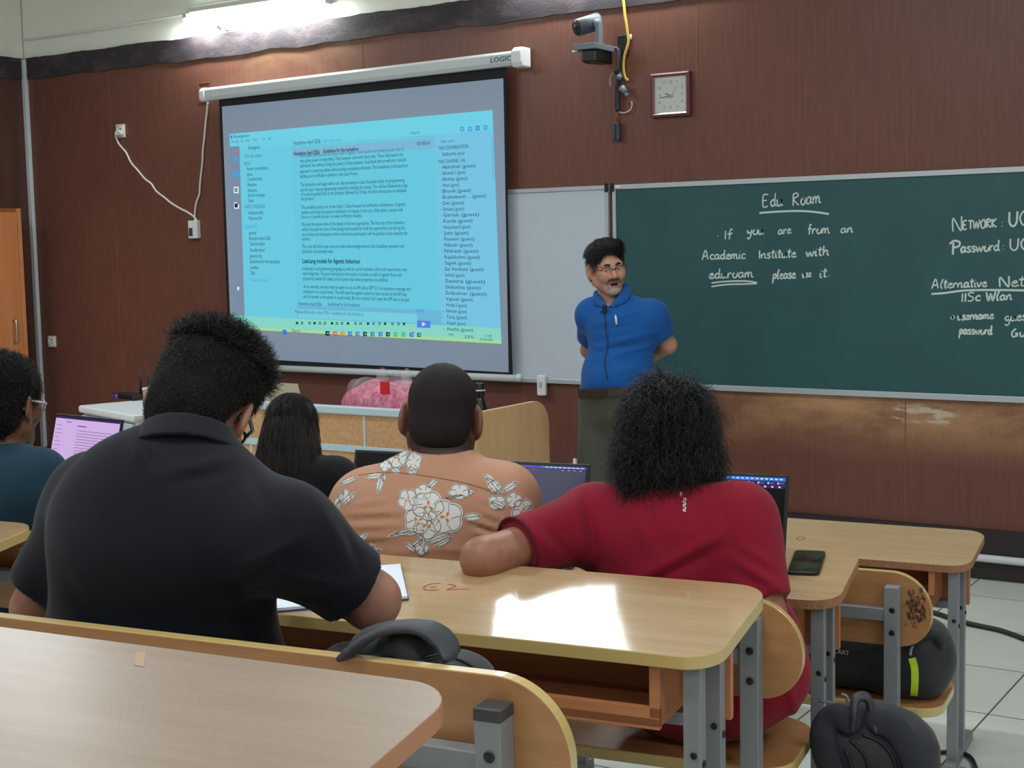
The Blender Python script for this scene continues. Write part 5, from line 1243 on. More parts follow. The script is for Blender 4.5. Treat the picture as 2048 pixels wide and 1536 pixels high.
shape = [(ell((0,-.018,.045),(.092,.106,.094)), .03), (ell((0,-.050,-.03),(.102,.082,.075)), .04), (ell((0,-.060,-.09),(.084,.058,.060)), .04), (ell((.062,.0,-.03),(.042,.056,.065)), .03), (ell((-.068,.0,-.045),(.044,.058,.065)), .03)]
Vc, Fc_ = hair_cap(S, shape, [lambda F: F.cut((0,.060,.06), (0,1,-.30)), lambda F: F.apply(ell((0,.09,-.06),(.07,.06,.11)), 's', .02)], 6, .008, 60)
P_, N_ = scatter(Vc, Fc_, 9500, None, 4)
cl = snoise(77, 42)
def flow(P, N):   # combed down and out from the crown in wavy locks
    rad = P-np.array([.01,-.02,.12]); rad /= np.linalg.norm(rad, axis=1)[:,None]; t = rad-N*np.sum(rad*N, axis=1)[:,None]
    c = cl(P[:,0], P[:,1], P[:,2])[:,None]; sd = np.cross(N, t); out = np.where(P[:,2:] < -.03, .55, .22)
    return t+N*out+sd*c*1.3+.16*np.random.randn(*P.shape)
L_ = (.035+.05*np.random.rand(len(P_)))
sv1 = strands(P_, N_, L_, flow, .0009, 9, .13, 1.1, .15, 6)
hair_obj(S, (Vc, Fc_), sv1, pRed, 'hair_base', 'hair_black')

FOZ[0] = 3.42
# ---------------- person in the floral shirt, shaved head
by = R_(22); B_ = frame(by); S = dict(by=by, zf=TB, chest=J(862,1075,3.54), nb=J(885,918,3.54), sl=J(732,1012,3.60), sr=J(1002,1003,3.46), el=J(700,1170,3.62), er=J(1040,1150,3.42), wl=J(800,1110,3.86), wr=J(990,1085,3.76),
  belly=(.215,.15), chestr=(.215,.145), arm=1.15, sr_=.070, neck=.068, hs=1.08, ears=1.2, seed=14, loose=.008, sv=.0065)
seat(S, 868, 1370, 3.52, TB+.458, .10); S['hc'] = J(884,838,3.56); S['H'] = frame(R_(29))@roty(R_(4))@rotx(R_(-6))
S['collar'] = ('shirt_tan', .030, .020); S['collarz'] = -.022; S['folds'] = [FO(*q) for q in ((690,1028,805,1022,5,.006),(685,1040,800,1036,4,-.005),(680,1055,800,1050,5,.006),(690,1078,800,1072,5,.006),(700,1090,780,1085,4,-.004),(700,1010,770,1000,5,.005),(930,1036,1015,1064,5,.006),(940,1048,1010,1075,4,-.005),(945,1062,1005,1086,5,.006),(955,1018,1020,1046,5,.006),(935,975,1010,1000,4,-.004),(860,1095,960,1105,5,.005),(780,1105,880,1100,4,.004))]
def nape(v, hc, H, hs):
    q = (v-hc)@H/hs; x, y, z = q.T; return over(np.zeros((len(v), 4)), (58,42,38), sstep(y, .0, -.03)*sstep(z, -.02, -.05)*(.35+.55*sstep(z, -.15, -.06)))
S['paint'] = nape
pFlo = build_person('person with a shaved head in a tan shirt printed with white flowers', S, ['skin_deep'], ('shirt_tan', .78, 0, .15)); SF = S
trousers(pFlo, S, M('jeans_dark'), .03)
shape = [(ell((0,-.012,.045),(.0790,.0970,.0850)), .02), (ell((0,-.045,-.02),(.071,.060,.055)), .03)]
Vc, Fc_ = hair_cap(S, shape, [lambda F: F.cut((0,.066,.05), (0,1,-.30)), lambda F: F.cut((0,-.04,-.062), (0,.2,-1)), lambda F: (F.apply(ell((.088,.012,-.045),(.026,.048,.06)), 's', .006), F.apply(ell((-.088,.012,-.045),(.026,.048,.06)), 's', .006))], 3, .0006, 160, .004)
link('hair', mesh_np('hair', head_to_room(S, Vc), Fc_, M('hair_stubble')), pFlo)
# the printed flowers lie on the shirt cloth
mat('petal_white', (212,208,204), .65); mat('petal_line', (92,74,62), .7); mat('petal_heart', (190,120,60), .7); mat('yoke_seam', (150,98,62), .7)
bv = BVHTree.FromPolygons([Vector(v) for v in S['shirtVF'][0]], S['shirtVF'][1].tolist())
ax = ray(880, 1000); ax /= np.linalg.norm(ax); fl = MB()
def onshirt(px, py, lift):
    h = bv.ray_cast(Vector(J(px, py, 3.5))-Vector(ax)*.8, Vector(ax))
    return None if h[0] is None else np.array(h[0])+np.array(h[1])*lift
def patch(pts, mi, lift=.0012):
    """a printed shape: outline in photo points, filled as a fan of small rings so it follows the cloth"""
    c = np.mean(pts, 0); n = len(pts); rings = 5; V = []; ok = True
    for r in range(rings+1):
        for p in pts:
            for sh in (1, .85, .7, .5, .3, .1):
                q = onshirt(*(c+(np.array(p)-c)*r/rings*sh), lift)
                if q is not None: break
            if q is None: return
            V.append(q)
    fl.raw(V, [(r*n+i, r*n+(i+1) % n, (r+1)*n+(i+1) % n, (r+1)*n+i) for r in range(rings) for i in range(n)], mi, True)
def penline(pts, wd=.0016, mi=1, lift=.0020):
    q = [onshirt(x, y, lift) for x, y in smooth_path([(x, y) for x, y in pts], 4)]
    q = [v for v in q if v is not None]
    if len(q) > 1: fl.ribbon(q, wd, -ax, 0, mi)
def pet(cx, cy, r, n=5, ph=0, sq=1.0, rot=0, deep=.22):
    P = []
    for i in range(36):
        a = 2*PI*i/36; rr = r*(1-deep*.5+deep*abs(math.cos(n*(a-ph)/2))**.7); x, y = rr*math.cos(a), rr*sq*math.sin(a)
        P.append((cx+x*math.cos(rot)-y*math.sin(rot), cy+x*math.sin(rot)+y*math.cos(rot)))
    return P
def flower(cx, cy, r, n=5, ph=0., sq=1., heart=True, lift=.0012, rot=0):
    P = pet(cx, cy, r, n, ph, sq, rot); patch(P, 0, lift); Q = [(cx+(x-cx)*.90, cy+(y-cy)*.90) for x, y in P]
    penline(Q+[Q[0]], .0013, 1, lift+.0008)
    for i in range(n):
        a = ph+2*PI*(i+.5)/n; penline([(cx+r*t*math.cos(a+.15*math.sin(t*6)), cy+r*sq*t*math.sin(a+.15*math.sin(t*6))) for t in (.35,.5,.65,.8)], .0011, 1, lift+.0008)
    if heart:
        for i in range(3):
            a = ph+2*PI*i/3+.4; patch([(cx+r*.30*(math.cos(a)*t+u*math.cos(a+1.57)), cy+r*.30*(math.sin(a)*t+u*math.sin(a+1.57))) for t, u in ((.1,0),(.7,-.3),(1.15,-.1),(.95,.25),(.5,.25))], 2, lift+.0009)
def leaf(x0, y0, x1, y1, w_, lift=.0010, teeth=4):
    d = np.array([x1-x0, y1-y0], float); L = np.linalg.norm(d); d /= L; n = np.array([-d[1], d[0]]); P = []
    for s_, rg in ((1, np.linspace(0, 1, 14)), (-1, np.linspace(1, 0, 14)[1:-1])):
        for t in rg: P.append(tuple(np.array([x0, y0])+d*L*t+n*s_*w_*(math.sin(PI*t)**.7*(1-.25*abs(math.sin(t*PI*teeth))))))
    patch(P, 0, lift); penline([(x0+d[0]*L*t, y0+d[1]*L*t) for t in (.05,.4,.7,.95)], .0012, 1, lift+.0008); Q = [(np.mean(P,0)+(np.array(p)-np.mean(P,0))*.82) for p in P]; penline([tuple(q) for q in Q]+[tuple(Q[0])], .0010, 1, lift+.0008)
leaf(855,1058,788,1066,9); leaf(860,1048,776,1072,8); leaf(925,1035,962,1030,10); leaf(850,1085,905,1062,8,.0011); leaf(842,1060,850,1100,7); leaf(848,1075,825,1092,8)
flower(818,1000,19,5,.3,1.1); flower(855,1048+.5,27,5,.2); flower(848,985,17,5,.9,.9,False); flower(891,1033,33,5,.7,.95,lift=.0016); flower(857,1012,31,5,.2,.9,lift=.0020); flower(838,1040,26,5,1.2,1.0,lift=.0018)
leaf(857,978,875,958,8); flower(845,1092,13,4,.2,1.1,False); leaf(835,1100,812,1082,8); leaf(868,1092,905,1070,7)
flower(918,984,20,5,.4,.75,False); leaf(886,998,928,990,3); leaf(935,982,945,988,8)
flower(795,915,23,5,.5,.95); flower(772,932,13,4,.2,.9,False); leaf(800,895,830,893,8); leaf(785,935,800,950,9); flower(828,925,16,5,.4,1.2,False,rot=.4); leaf(818,935,832,952,10)
leaf(728,955,772,950,8); leaf(765,950,758,988,9); leaf(768,948,770,965,7)
leaf(662,1030,690,980,10); leaf(684,1010,712,985,9); leaf(675,970,715,953,7); leaf(668,1028,680,1000,8); flower(690,995,13,4,.2,1.2,False)
leaf(968,955,1000,992,9); flower(985,975,13,4,.3,.9,False); leaf(965,950,985,965,8); leaf(1000,985,1030,965,9); flower(1040,1022,22,5,.3,1.1); flower(1022,1000,15,5,.8,1,False); leaf(1030,1035,1058,1008,9)
flower(990,1005,17,4,.7,.85,False); leaf(976,1002,1008,1016,9); leaf(715,1095,755,1090,10); leaf(715,1085,738,1066,9); leaf(725,1100,768,1098,8)
penline([(940,1003),(900,1000),(868,997)], .001, 3) if False else None
penline([(716,951),(770,946),(830,950),(880,958),(940,970),(1000,990)], .0016, 3)
fl.build('flower_print', [M('petal_white'), M('petal_line'), M('petal_heart'), M('yoke_seam')], S['shirt'])

# ---------------- long-haired person in black
by = R_(14); B_ = frame(by); S = dict(by=by, zf=0, chest=J(592,1030,5.24), nb=J(590,915,5.24), sl=J(508,958,5.32), sr=J(672,958,5.16), el=J(492,1060,5.30), er=J(700,1058,5.10), wl=J(540,1050,5.55), wr=J(660,1045,5.45),
  belly=(.16,.11), chestr=(.165,.11), arm=.9, sr_=.055, neck=.05, hs=.98, seed=22, sv=.008)
seat(S, 590, 1180, 5.22, .458, .12, .1); S['hc'] = J(585,858,5.26); S['H'] = frame(R_(24))@rotx(R_(-10))
pWo = build_person('person with long straight dark hair in a black top, sitting in the front row', S, ['skin_fair'], ('shirt_black', .75, 0, .12), hv=.008); SW = S
trousers(pWo, S, M('jeans_dark'), .03)
shape = [(ell((0,-.016,.045),(.092,.108,.092)), .03), (ell((0,-.045,-.06),(.112,.085,.12)), .05), (ell((0,-.065,-.17),(.118,.062,.10)), .05), (ell((.02,-.07,-.25),(.09,.05,.07)), .04)]
def flow2(P, N):   # straight hair falling from a parting at the crown
    rad = P-np.array([.0,.02,.13]); rad /= np.linalg.norm(rad, axis=1)[:,None]; t = rad-N*np.sum(rad*N, axis=1)[:,None]; t /= np.linalg.norm(t, axis=1)[:,None]+1e-6
    g = np.array([0,0,-1.])-N*(-N[:,2:]); k = np.where(P[:,2:] > .06, .25, .85)
    return t*(1-k)+g*k+N*np.where(P[:,2:] > .06, -.12, .03)+.04*np.random.randn(*P.shape)
def hair_cap2(S, shape, cuts, seed, amp, sc, h, lo, hi):
    F = Field(lo, hi, h)
    for pr, k in shape: F.apply(pr, 'u', k)
    nz = snoise(seed, sc); F.warp(lambda x, y, z: amp*nz(x, y, z*.12))
    for c in cuts: c(F)
    V, Fc = F.skin(); return relax(V, Fc, 1, .4), Fc
Vc, Fc_ = hair_cap2(S, shape, [lambda F: F.cut((0,.055,.06), (0,1,-.25)), lambda F: F.apply(ell((0,.07,-.08),(.085,.075,.14)), 's', .02)], 5, .006, 60, .006, (-.2,-.2,-.4), (.2,.2,.2))
P_, N_ = scatter(Vc, Fc_, 9000, lambda c: np.where(c[:,2] > -.2, 1, .3), 4)
sv1 = strands(P_, N_, np.where(P_[:,2] > .05, .07, .13)*(.7+.6*np.random.rand(len(P_))), flow2, .0009, 9, .012, .6, .5, 8)
hair_obj(S, (Vc, Fc_), sv1, pWo, 'hair_base', 'hair_brown')

# ---------------- person in teal at the edge of the picture
by = R_(16); B_ = frame(by); S = dict(by=by, zf=TB, chest=J(-25,1010,4.05), nb=J(2,905,4.05), sl=J(-105,955,4.16), sr=J(78,955,3.98), el=J(-130,1080,4.2), er=J(118,1065,3.98), wl=J(-20,1050,4.35), wr=J(110,1010,4.25),
  belly=(.18,.125), chestr=(.185,.125), arm=1.05, neck=.060, hs=1.04, seed=31, sv=.008)
seat(S, -30, 1170, 4.02, TB+.458, .08); S['hc'] = J(12,812,4.06); S['H'] = frame(R_(14))@rotx(R_(-8))
S['collar'] = ('shirt_teal', .045, .030)
S['paint'] = paint_beard(-.045, .015)
pTe = build_person('person in a teal shirt with clear-framed glasses, at the edge of the picture', S, ['skin_deep'], ('shirt_teal', .8, 0, .12), hv=.006); ST = S
trousers(pTe, S, M('jeans_dark'), .03)
shape = [(ell((0,-.018,.052),(.090,.106,.096)), .03), (ell((0,-.055,-.02),(.078,.062,.075)), .03)]
Vc, Fc_ = hair_cap(S, shape, [lambda F: F.cut((0,.068,.05), (0,1,-.25)), lambda F: F.cut((0,-.04,-.088), (0,.3,-1)), lambda F: (F.apply(ell((.09,.014,-.045),(.03,.050,.06)), 's', .006), F.apply(ell((-.09,.014,-.045),(.03,.05,.06)), 's', .006))], 3, .007, 60)
P_, N_ = scatter(Vc, Fc_, 8000, None, 4)
sv1 = strands(P_, N_, .015*(.5+.8*np.random.rand(len(P_))), lambda P, N: N*.7+.6*np.random.randn(*P.shape), .0008, 7, .25, 1.3, .2, 9)
hair_obj(S, (Vc, Fc_), sv1, pTe, 'hair_base', 'hair_black')
mat('frame_clear', (206,204,196), .25, alpha=.9); glasses(pTe, S, 'frame_clear', 'lens_glass', r=.0032)
# ---------------- the speaker standing before the boards
YM = 6.4; FOZ[0] = 7.1
def Q(px, py, dy=0.0): return on(px, py, Y=YM+dy)
by = R_(188); B_ = frame(by)
S = dict(by=by, zf=0, hip=Q(1238,812), chest=Q(1243,668), nb=Q(1224,606,.02), sl=Q(1303,634,.05), sr=Q(1184,630,.0), el=Q(1336,690,.13), er=Q(1178,700,.17), wl=Q(1262,738,.26), wr=Q(1232,745,.28),
  belly=(.185,.165), chestr=(.175,.125), bf=.03, arm=1.0, sr_=.060, neck=.060, hs=1.07, seed=41, loose=.007, sv=.006, curl=.9)
S['kl'] = Q(1254,965); S['kr'] = Q(1190,965); S['kl'][2] = S['kr'][2] = .52
S['al'] = S['kl']+np.array([.02,.03,-.43]); S['ar'] = S['kr']+np.array([-.01,.03,-.43])
S['hc'] = Q(1214,537,-.03); S['H'] = frame(R_(188+38))@roty(R_(7))@rotx(R_(-5))
S['neckdir'] = np.array([0,-.25,1.])/1.03
S['standing'] = True; S['collar'] = ('shirt_blue', .062, .040); S['collarz'] = -.008; S['collaraxis'] = np.array([0,-.22,1.])
def wedge(c, rt, fw, slope, hmax=.16):   # an open collar: a V cut from the throat down to c
    c = np.array(c, float)
    def fn(x, y, z):
        u = (x-c[0])*rt[0]+(y-c[1])*rt[1]; v = z-c[2]; w_ = (x-S['nb'][0])*fw[0]+(y-S['nb'][1])*fw[1]
        return np.maximum((np.abs(u)-slope*v)/math.hypot(1, slope), .012-w_)
    return fn, c-.17, c+.17
S['neckcut'] = (wedge(Q(1216,615,-.10), frame(R_(204))[:,0], frame(R_(196))[:,1], .95), .006)
S['folds'] = [FO(a_, b_, c_, d_, w_, A_) for a_, b_, c_, d_, w_, A_ in ((1180,650,1285,622,5,.006),(1185,662,1270,650,5,-.005),(1195,692,1315,664,6,.008),(1200,702,1300,685,5,-.006),(1212,716,1305,690,5,.007),(1180,690,1215,700,6,.006),(1225,745,1300,728,7,.005),(1180,730,1230,742,7,-.004),(1290,600,1318,655,6,-.006),(1183,610,1176,650,5,-.005),(1212,612,1211,768,2.2,.003))]
def face(F, P, H, hs):   # eyelids, lips, fuller cheeks, open mouth
    for q in (-1, 1):
        F.apply(ell(P(q*.031,.078,.004), np.array([.0135,.0135,.0125])*hs, H), 'u', .004)
        F.apply(cone(P(q*.020,.088,.0125), P(q*.043,.080,.011), .0045*hs), 'u', .005)
        F.apply(cone(P(q*.018,.089,.024), P(q*.046,.080,.026), .006*hs), 'u', .008)
        F.apply(ell(P(q*.040,.070,-.03), np.array([.022,.02,.022])*hs, H), 'u', .02)
    F.apply(cone(P(-.024,.084,-.056), P(.024,.084,-.056), .0075*hs), 'u', .006); F.apply(cone(P(-.022,.082,-.077), P(.022,.082,-.077), .008*hs), 'u', .006)
    F.apply(ell(P(0,.094,-.067), np.array([.020,.016,.0055])*hs, H), 's', .004)
    F.apply(ell(P(0,.072,-.095), np.array([.024,.02,.018])*hs, H), 'u', .02)
S['face'] = face
def paint(v, hc, H, hs):
    q = (v-hc)@H/hs; x, y, z = q.T; ax_ = np.abs(x); T = np.zeros((len(v), 4)); fr = sstep(y, .035, .05); n = np.random.RandomState(1).rand(len(v))
    over(T, (150,128,116), fr*sstep(z, -.055, -.08)*sstep(ax_, .075, .05)*.35)                                            # shaved cheeks
    over(T, (50,38,36), sstep(y, .055, .065)*sstep(ax_, .034, .026)*sstep(z, -.034-.10*ax_, -.040-.10*ax_)*sstep(z, -.056-.22*ax_, -.050-.22*ax_)*(.75+.25*n))   # moustache
    over(T, (90,74,68), fr*sstep(np.abs(ax_-.030), .007, .003)*sstep(z, -.045, -.052)*sstep(z, -.10, -.09)*.55)
    over(T, (178,166,158), sstep(y, .02, .04)*sstep(z, -.084, -.092)*sstep(ax_, .042, .030)*sstep(z, -.128, -.116)*(.55+.45*n))  # grey chin
    over(T, (156,88,84), sstep(y, .06, .07)*sstep(ax_, .026, .020)*(sstep(np.abs(z+.0565), .006, .003)+sstep(np.abs(z+.0775), .0075, .004)).clip(0,1)*.8)
    over(T, (40,22,22), sstep(y, .055, .06)*sstep(ax_, .021, .016)*sstep(np.abs(z+.0667), .0065, .0045))
    return T
S['paint'] = paint
pSp = build_person('standing speaker in a blue polo shirt and olive trousers, hands behind the back', S, ['skin_fair'], ('shirt_blue', .70, 0, -.092), hv=.0042); SS = S
trousers(pSp, S, M('trouser_olive'), .125, ((.125,.098),(.096,.085)), sv=.008, cutz=.06); shoes(pSp, S, M('shoe_black'))
P, H, hs = S['P'], S['H'], S['hs']
# belt
b = MB(); c = S['hip']+S['B'][:,2]*.080+S['B'][:,1]*.022; e1, e2 = S['B'][:,0], S['B'][:,1]
b.tube([c+e1*.192*math.cos(a)+e2*.170*math.sin(a) for a in np.linspace(0, 2*PI, 48)[:-1]], .0, 4, closed=True)
def beltring(r0): return [c+e1*(.197+r0)*math.cos(a)+e2*(.196+r0)*math.sin(a) for a in np.linspace(0, 2*PI, 48)[:-1]]
b = MB(); ring = beltring(.0); V = [p+S['B'][:,2]*dz for dz in (-.02,.02) for p in ring]+[p+S['B'][:,2]*dz for dz in (-.02,.02) for p in beltring(-.02)]; n = 47
b.raw(V, [(i, (i+1) % n, n+(i+1) % n, n+i) for i in range(n)], 0, True); b.build('belt', M('belt_brown'), pSp)
q = c+e2*.198-S['B'][:,0]*.0; MB().box(q, (.05,.012,.036), by).build('buckle', M('frame_dark'), pSp, bevel=.003)
# collar: two folded wings and a band, placket, pocket pen, clip microphone with its lead
bvb = BVHTree.FromPolygons([Vector(v) for v in S['shirtVF'][0]], S['shirtVF'][1].tolist())
dF = -S['B'][:,1]
def onchest(px, py, lift=.002):
    d = ray(px, py); d /= np.linalg.norm(d); h = bvb.ray_cast(Vector(CAM), Vector(d))
    return np.array(h[0])+np.array(h[1])*lift if h[0] is not None else None
fabric('shirt_blue_edge', (20,80,142), (24,88,150)); fabric('shirt_shadow', (16,60,108), (18,66,118))
nbp = S['nb']
def oncol(px, py, dy):
    q = onchest(px, py, .007); f = Q(px, py, dy)
    return f if q is None or q[1] > f[1]+.05 else q
for inn, out in (([(1246,568,.0),(1240,585,-.05),(1230,600,-.09),(1219,614,-.12)], [(1256,567,.03),(1261,587,-.02),(1250,607,-.09),(1228,616,-.12)]), ([(1196,579,.0),(1201,593,-.06),(1207,604,-.10),(1214,614,-.12)], [(1187,585,.02),(1186,600,-.04),(1191,611,-.09),(1207,615,-.12)])):
    A_ = smooth_path([oncol(*p) for p in inn], 4); B2 = smooth_path([oncol(*p) for p in out], 4); n = len(A_); b = MB(); V = []
    for p, q in zip(A_, B2): V += [p, (p+q)/2+np.array([0,-.004,.002]), q, q+np.array([0,.006,-.003]), p+np.array([0,.006,-.003])]
    b.raw(V, [(5*i+k, 5*i+(k+1) % 5, 5*i+5+(k+1) % 5, 5*i+5+k) for i in range(n-1) for k in range(5)]+[(0,1,2,3,4), tuple(5*(n-1)+k for k in (4,3,2,1,0))], 0, True)
    b.build('collar_wing', M('shirt_blue'), S['shirt'])
b = MB(); q = [onchest(x, y, .002) for x, y in smooth_path([(1214,614),(1212,640),(1211,668),(1212,690)], 4)]; b.ribbon([v for v in q if v is not None], .004, dF); b.build('placket', M('shirt_blue_edge'), S['shirt'])
q0, q1 = onchest(1232, 634, .006), onchest(1234, 649, .006)
mat('pen_white', (216,218,222), .3); pen = thing('pen', 'white pen clipped in the chest pocket of the blue polo shirt', 'pen', q1)
b = MB(); b.cyl(q1, q0+(q0-q1)*.05, .0055, .005, 10); b.build('barrel', M('pen_white'), pen); b = MB(); b.cyl(q0, q0+(q0-q1)*.28, .0035, .003, 10); b.build('clicker', M('frame_silver'), pen)
q = onchest(1211, 622, .008); mic = thing('microphone', 'small black clip microphone at the neck of the blue polo shirt', 'microphone', q)
b = MB(); b.box(q, (.022,.018,.03), .3); b.ell(q+np.array([0,-.004,.018]), (.011,.011,.012), 12); b.build('clip', M('plastic_black'), mic, bevel=.003)
b = MB(); q2 = onchest(1203, 625, .006); b.cyl(q, q2, .004, n=8); b.build('pin', M('plastic_black'), mic)
b = MB(); q = [onchest(x, y, .004) for x, y in smooth_path([(1211,628),(1211,645),(1213,665),(1216,685),(1215,700),(1211,715),(1210,730),(1213,748),(1216,760)], 5)]; b.tube([v for v in q if v is not None], .0024, 6); b.build('lead', M('cable_black'), mic)
# eyes, brows, glasses, hair
mat('eye_white', (206,196,188), .25); mat('iris_dark', (34,22,18), .2)
for q in (-1, 1):
    b = MB(); b.ell(P(q*.031,.0785,.004), np.array([.0122]*3)*hs, 16); e_ = b.build('eye', M('eye_white'), pSp)
    b = MB(); g = H@np.array([.28,1,-.05]); g /= np.linalg.norm(g); b.ell(P(q*.031,.0785,.004)+g*.0088*hs, np.array([.0058]*3)*hs, 12); b.build('iris', M('iris_dark'), e_)
    b = MB(); b.tube([P(q*.014,.0985,.026), P(q*.028,.097,.031), P(q*.048,.083,.027)], [.0046,.0058,.0028], 8); b.build('eyebrow', M('hair_black'), pSp)
glasses(pSp, S, 'frame_dark', 'lens_glass', y=.107, rx=.027, rz=.017, r=.0018, half=True, z0=.002)
shape = [(ell((0,-.016,.052),(.084,.102,.088)), .03), (ell((0,-.055,-.015),(.074,.056,.07)), .03), (ell((-.02,.035,.100),(.06,.06,.035)), .03), (ell((.045,.03,.085),(.04,.055,.035)), .03)]
Vc, Fc_ = hair_cap(S, shape, [lambda F: F.apply(ell((.008,.115,.035),(.067,.060,.052)), 's', .01), lambda F: F.cut((0,-.03,-.075), (0,.3,-1)), lambda F: (F.apply(ell((.085,.02,-.055),(.03,.048,.06)), 's', .006), F.apply(ell((-.085,.02,-.055),(.03,.048,.06)), 's', .006)), lambda F: F.apply(ell((0,.11,-.06),(.09,.07,.09)), 's', .01)], 4, .003, 90, .004)
P_, N_ = scatter(Vc, Fc_, 8000, None, 4)
def sweep(P, N):
    d = np.array([.7,.15,-.05])*np.where(P[:,2:] > .06, 1, .2)+np.array([0,-.2,-.5])*np.where(P[:,2:] > .06, 0, 1); dn = np.sum(d*N, axis=1)[:,None]
    return d-N*np.minimum(dn, 0)+N*.14+.15*np.random.randn(*P.shape)
sv1 = strands(P_, N_, .022*(.5+.8*np.random.rand(len(P_))), sweep, .0011, 6, .05, 1, .3, 9)
hair_obj(S, (Vc, Fc_), sv1, pSp, 'hair_base', 'hair_sheen')

# two pale sticks by the trouser legs
for (x0, y0, x1, y1, r, m_, lb) in ((1150,917,1150,1010,.013,'plastic_white','white tapered stick standing upright beside the trouser leg of the speaker'), (1234,944,1233,1010,.014,'shelf_wood','pale wooden stick standing between the trouser legs of the speaker')):
    a, e = Q(x0, y0, .25), Q(x1, y1, .25); b = MB(); e = np.array([a[0], a[1], 0.]); b.tube([e, a*.9+e*.1, a], [r*1.5, r*1.1, r*.75], 12); o = b.build('stick', M(m_)); tag(o, lb, 'stick')
# ------------------------------------------------------------------ laptops, phone, notebook
mat('laptop_shell', (58,60,66), .35, metal=.4); mat('laptop_black', (16,16,18), .4); mat('key_black', (12,12,14), .5)
def scr(name, c, e=.8): return mat(name, tuple(v*.15 for v in c), .25, emit=c, estr=e)
scr('lcd_slate', (58,58,84), .8); scr('lcd_dark', (14,14,24), .8); scr('lcd_black', (6,6,10), .5); scr('lcd_purple', (88,60,190), .9); scr('lcd_blue', (40,110,205), .9); scr('lcd_white', (210,210,225), .9); scr('lcd_pink', (206,176,226), .85); scr('lcd_text', (150,118,168), .7); scr('lcd_shade', (84,66,110), .7); scr('lcd_violet', (52,36,92), .8)
def laptop(label, hinge, yaw, wd, dp, tilt, bez, draw, shell='laptop_black', desk_=None):
    """hinge: middle of the hinge line on the desk; screen faces -y of its own frame"""
    t = thing('laptop', label, 'laptop', hinge, yaw); T = WM[t.name]
    n = PLANE[desk_.name][1] if desk_ else np.array([0,0,1.]); sl = TILT if desk_ else 0.0
    hsc = wd*.655; Rb = Matrix.Rotation(sl, 4, 'X')
    def bd(mb, name, m, par=t, TT=Matrix.Identity(4), **k):
        mb.v = [T @ (TT @ v) for v in mb.v]; return mb.build(name, m, par, **k)
    bd(MB().bx(-wd/2, wd/2, -dp, 0, .001, .016), 'base', M(shell), TT=Rb, bevel=.004)
    b = MB()
    for r in range(5):
        for c in range(13): b.bx(-wd*.42+c*wd*.065, -wd*.42+c*wd*.065+wd*.055, -dp*.16-r*dp*.095-.016, -dp*.16-r*dp*.095, .016, .0175)
    bd(b, 'keyboard', M('key_black'), TT=Rb)
    bd(MB().bx(-wd*.16, wd*.16, -dp*.95, -dp*.66, .016, .0166), 'touchpad', M('laptop_shell'), TT=Rb)
    L = Matrix.Translation((0, 0, .016)) @ Matrix.Rotation(-tilt, 4, 'X')
    lid = bd(MB().bx(-wd/2, wd/2, -.003, .006, 0, hsc), 'lid', M(shell), TT=L, bevel=.003)
    b = MB(); names = []
    def rect(u0, u1, v0, v1, m, lift=0):
        if m not in names: names.append(m)
        W_, H_ = wd-2*bez, hsc-bez*2.2; x0, z0 = -wd/2+bez, bez*1.3
        y = -.0034-.0003*lift; b.raw([(x0+W_*u0, y, z0+H_*v0), (x0+W_*u1, y, z0+H_*v0), (x0+W_*u1, y, z0+H_*v1), (x0+W_*u0, y, z0+H_*v1)], [(0,1,2,3)], names.index(m))
    draw(rect); bd(b, 'display', [M(m) for m in names], TT=L)
    return t
def d_floral(r):
    r(0,1,0,1,'lcd_slate'); r(0,1,.955,1,'lcd_violet',1); r(.0,.62,.972,.99,'lcd_purple',2); r(.62,1,.972,.992,'lcd_blue',2); r(.05,.60,.940,.948,'lcd_purple',2)
    for i in range(9): r(.66+i*.037,.685+i*.037,.977,.987,'lcd_white',3)
    for i in range(4): r(.80+i*.05,.812+i*.05,.945,.952,'lcd_white',3)
def d_red(r):
    r(0,1,0,1,'lcd_black'); r(0,1,.955,1,'lcd_blue',1); r(.15,.52,.958,1,'lcd_black',2); r(0,1,.905,.955,'lcd_violet',1); r(0,1,.868,.905,'lcd_violet',2)
    for i in range(13): r(.04+i*.075,.052+i*.075,.918,.942,'lcd_white',3); r(.058+i*.075,.09+i*.075,.925,.935,'lcd_text',3)
    for i in range(7): r(.62+i*.055,.636+i*.055,.876,.896,'lcd_white',3)
    for i in range(12): r(.55+i*.037,.572+i*.037,.970,.986,'lcd_white',3)
    r(.48,.60,.873,.898,'lcd_purple',3)
    r(.90,.985,.02,.10,'lcd_white',2); r(.93,.955,.035,.085,'lcd_text',3)
    for i in range(10): r(.05,.2+.05*(i*7 % 5),.80-i*.05,.812-i*.05,'lcd_dark',3)
def d_teal(r):
    r(0,1,0,1,'lcd_pink'); r(0,1,.965,1,'lcd_violet',1); r(0,.22,.0,.965,'lcd_pink',1); r(.16,1,0,.20,'lcd_shade',2)
    r(.36,.50,.865,.878,'lcd_shade',2); r(.18,.26,.915,.925,'lcd_shade',2)
    for i in range(13): r(.36,.90-.08*(i*5 % 4)*.5,.80-i*.042,.809-i*.042,'lcd_text',2)
    for i in range(7): r(.03,.10+.02*(i % 3),.86-i*.06,.868-i*.06,'lcd_text',2)
    r(.22,.4,.13,.14,'lcd_text',3); r(.22,.5,.09,.1,'lcd_text',3)
def d_dark(r): r(0,1,0,1,'lcd_black'); r(.3,.36,.4,.47,'lcd_dark',1); r(.35,.40,.36,.42,'lcd_dark',1)
pl = lambda q, t: np.array([q[0], q[1], PLANE[t.name][0][2] + ((PLANE[t.name][0][0]-q[0])*PLANE[t.name][1][0]+(PLANE[t.name][0][1]-q[1])*PLANE[t.name][1][1])/PLANE[t.name][1][2]])
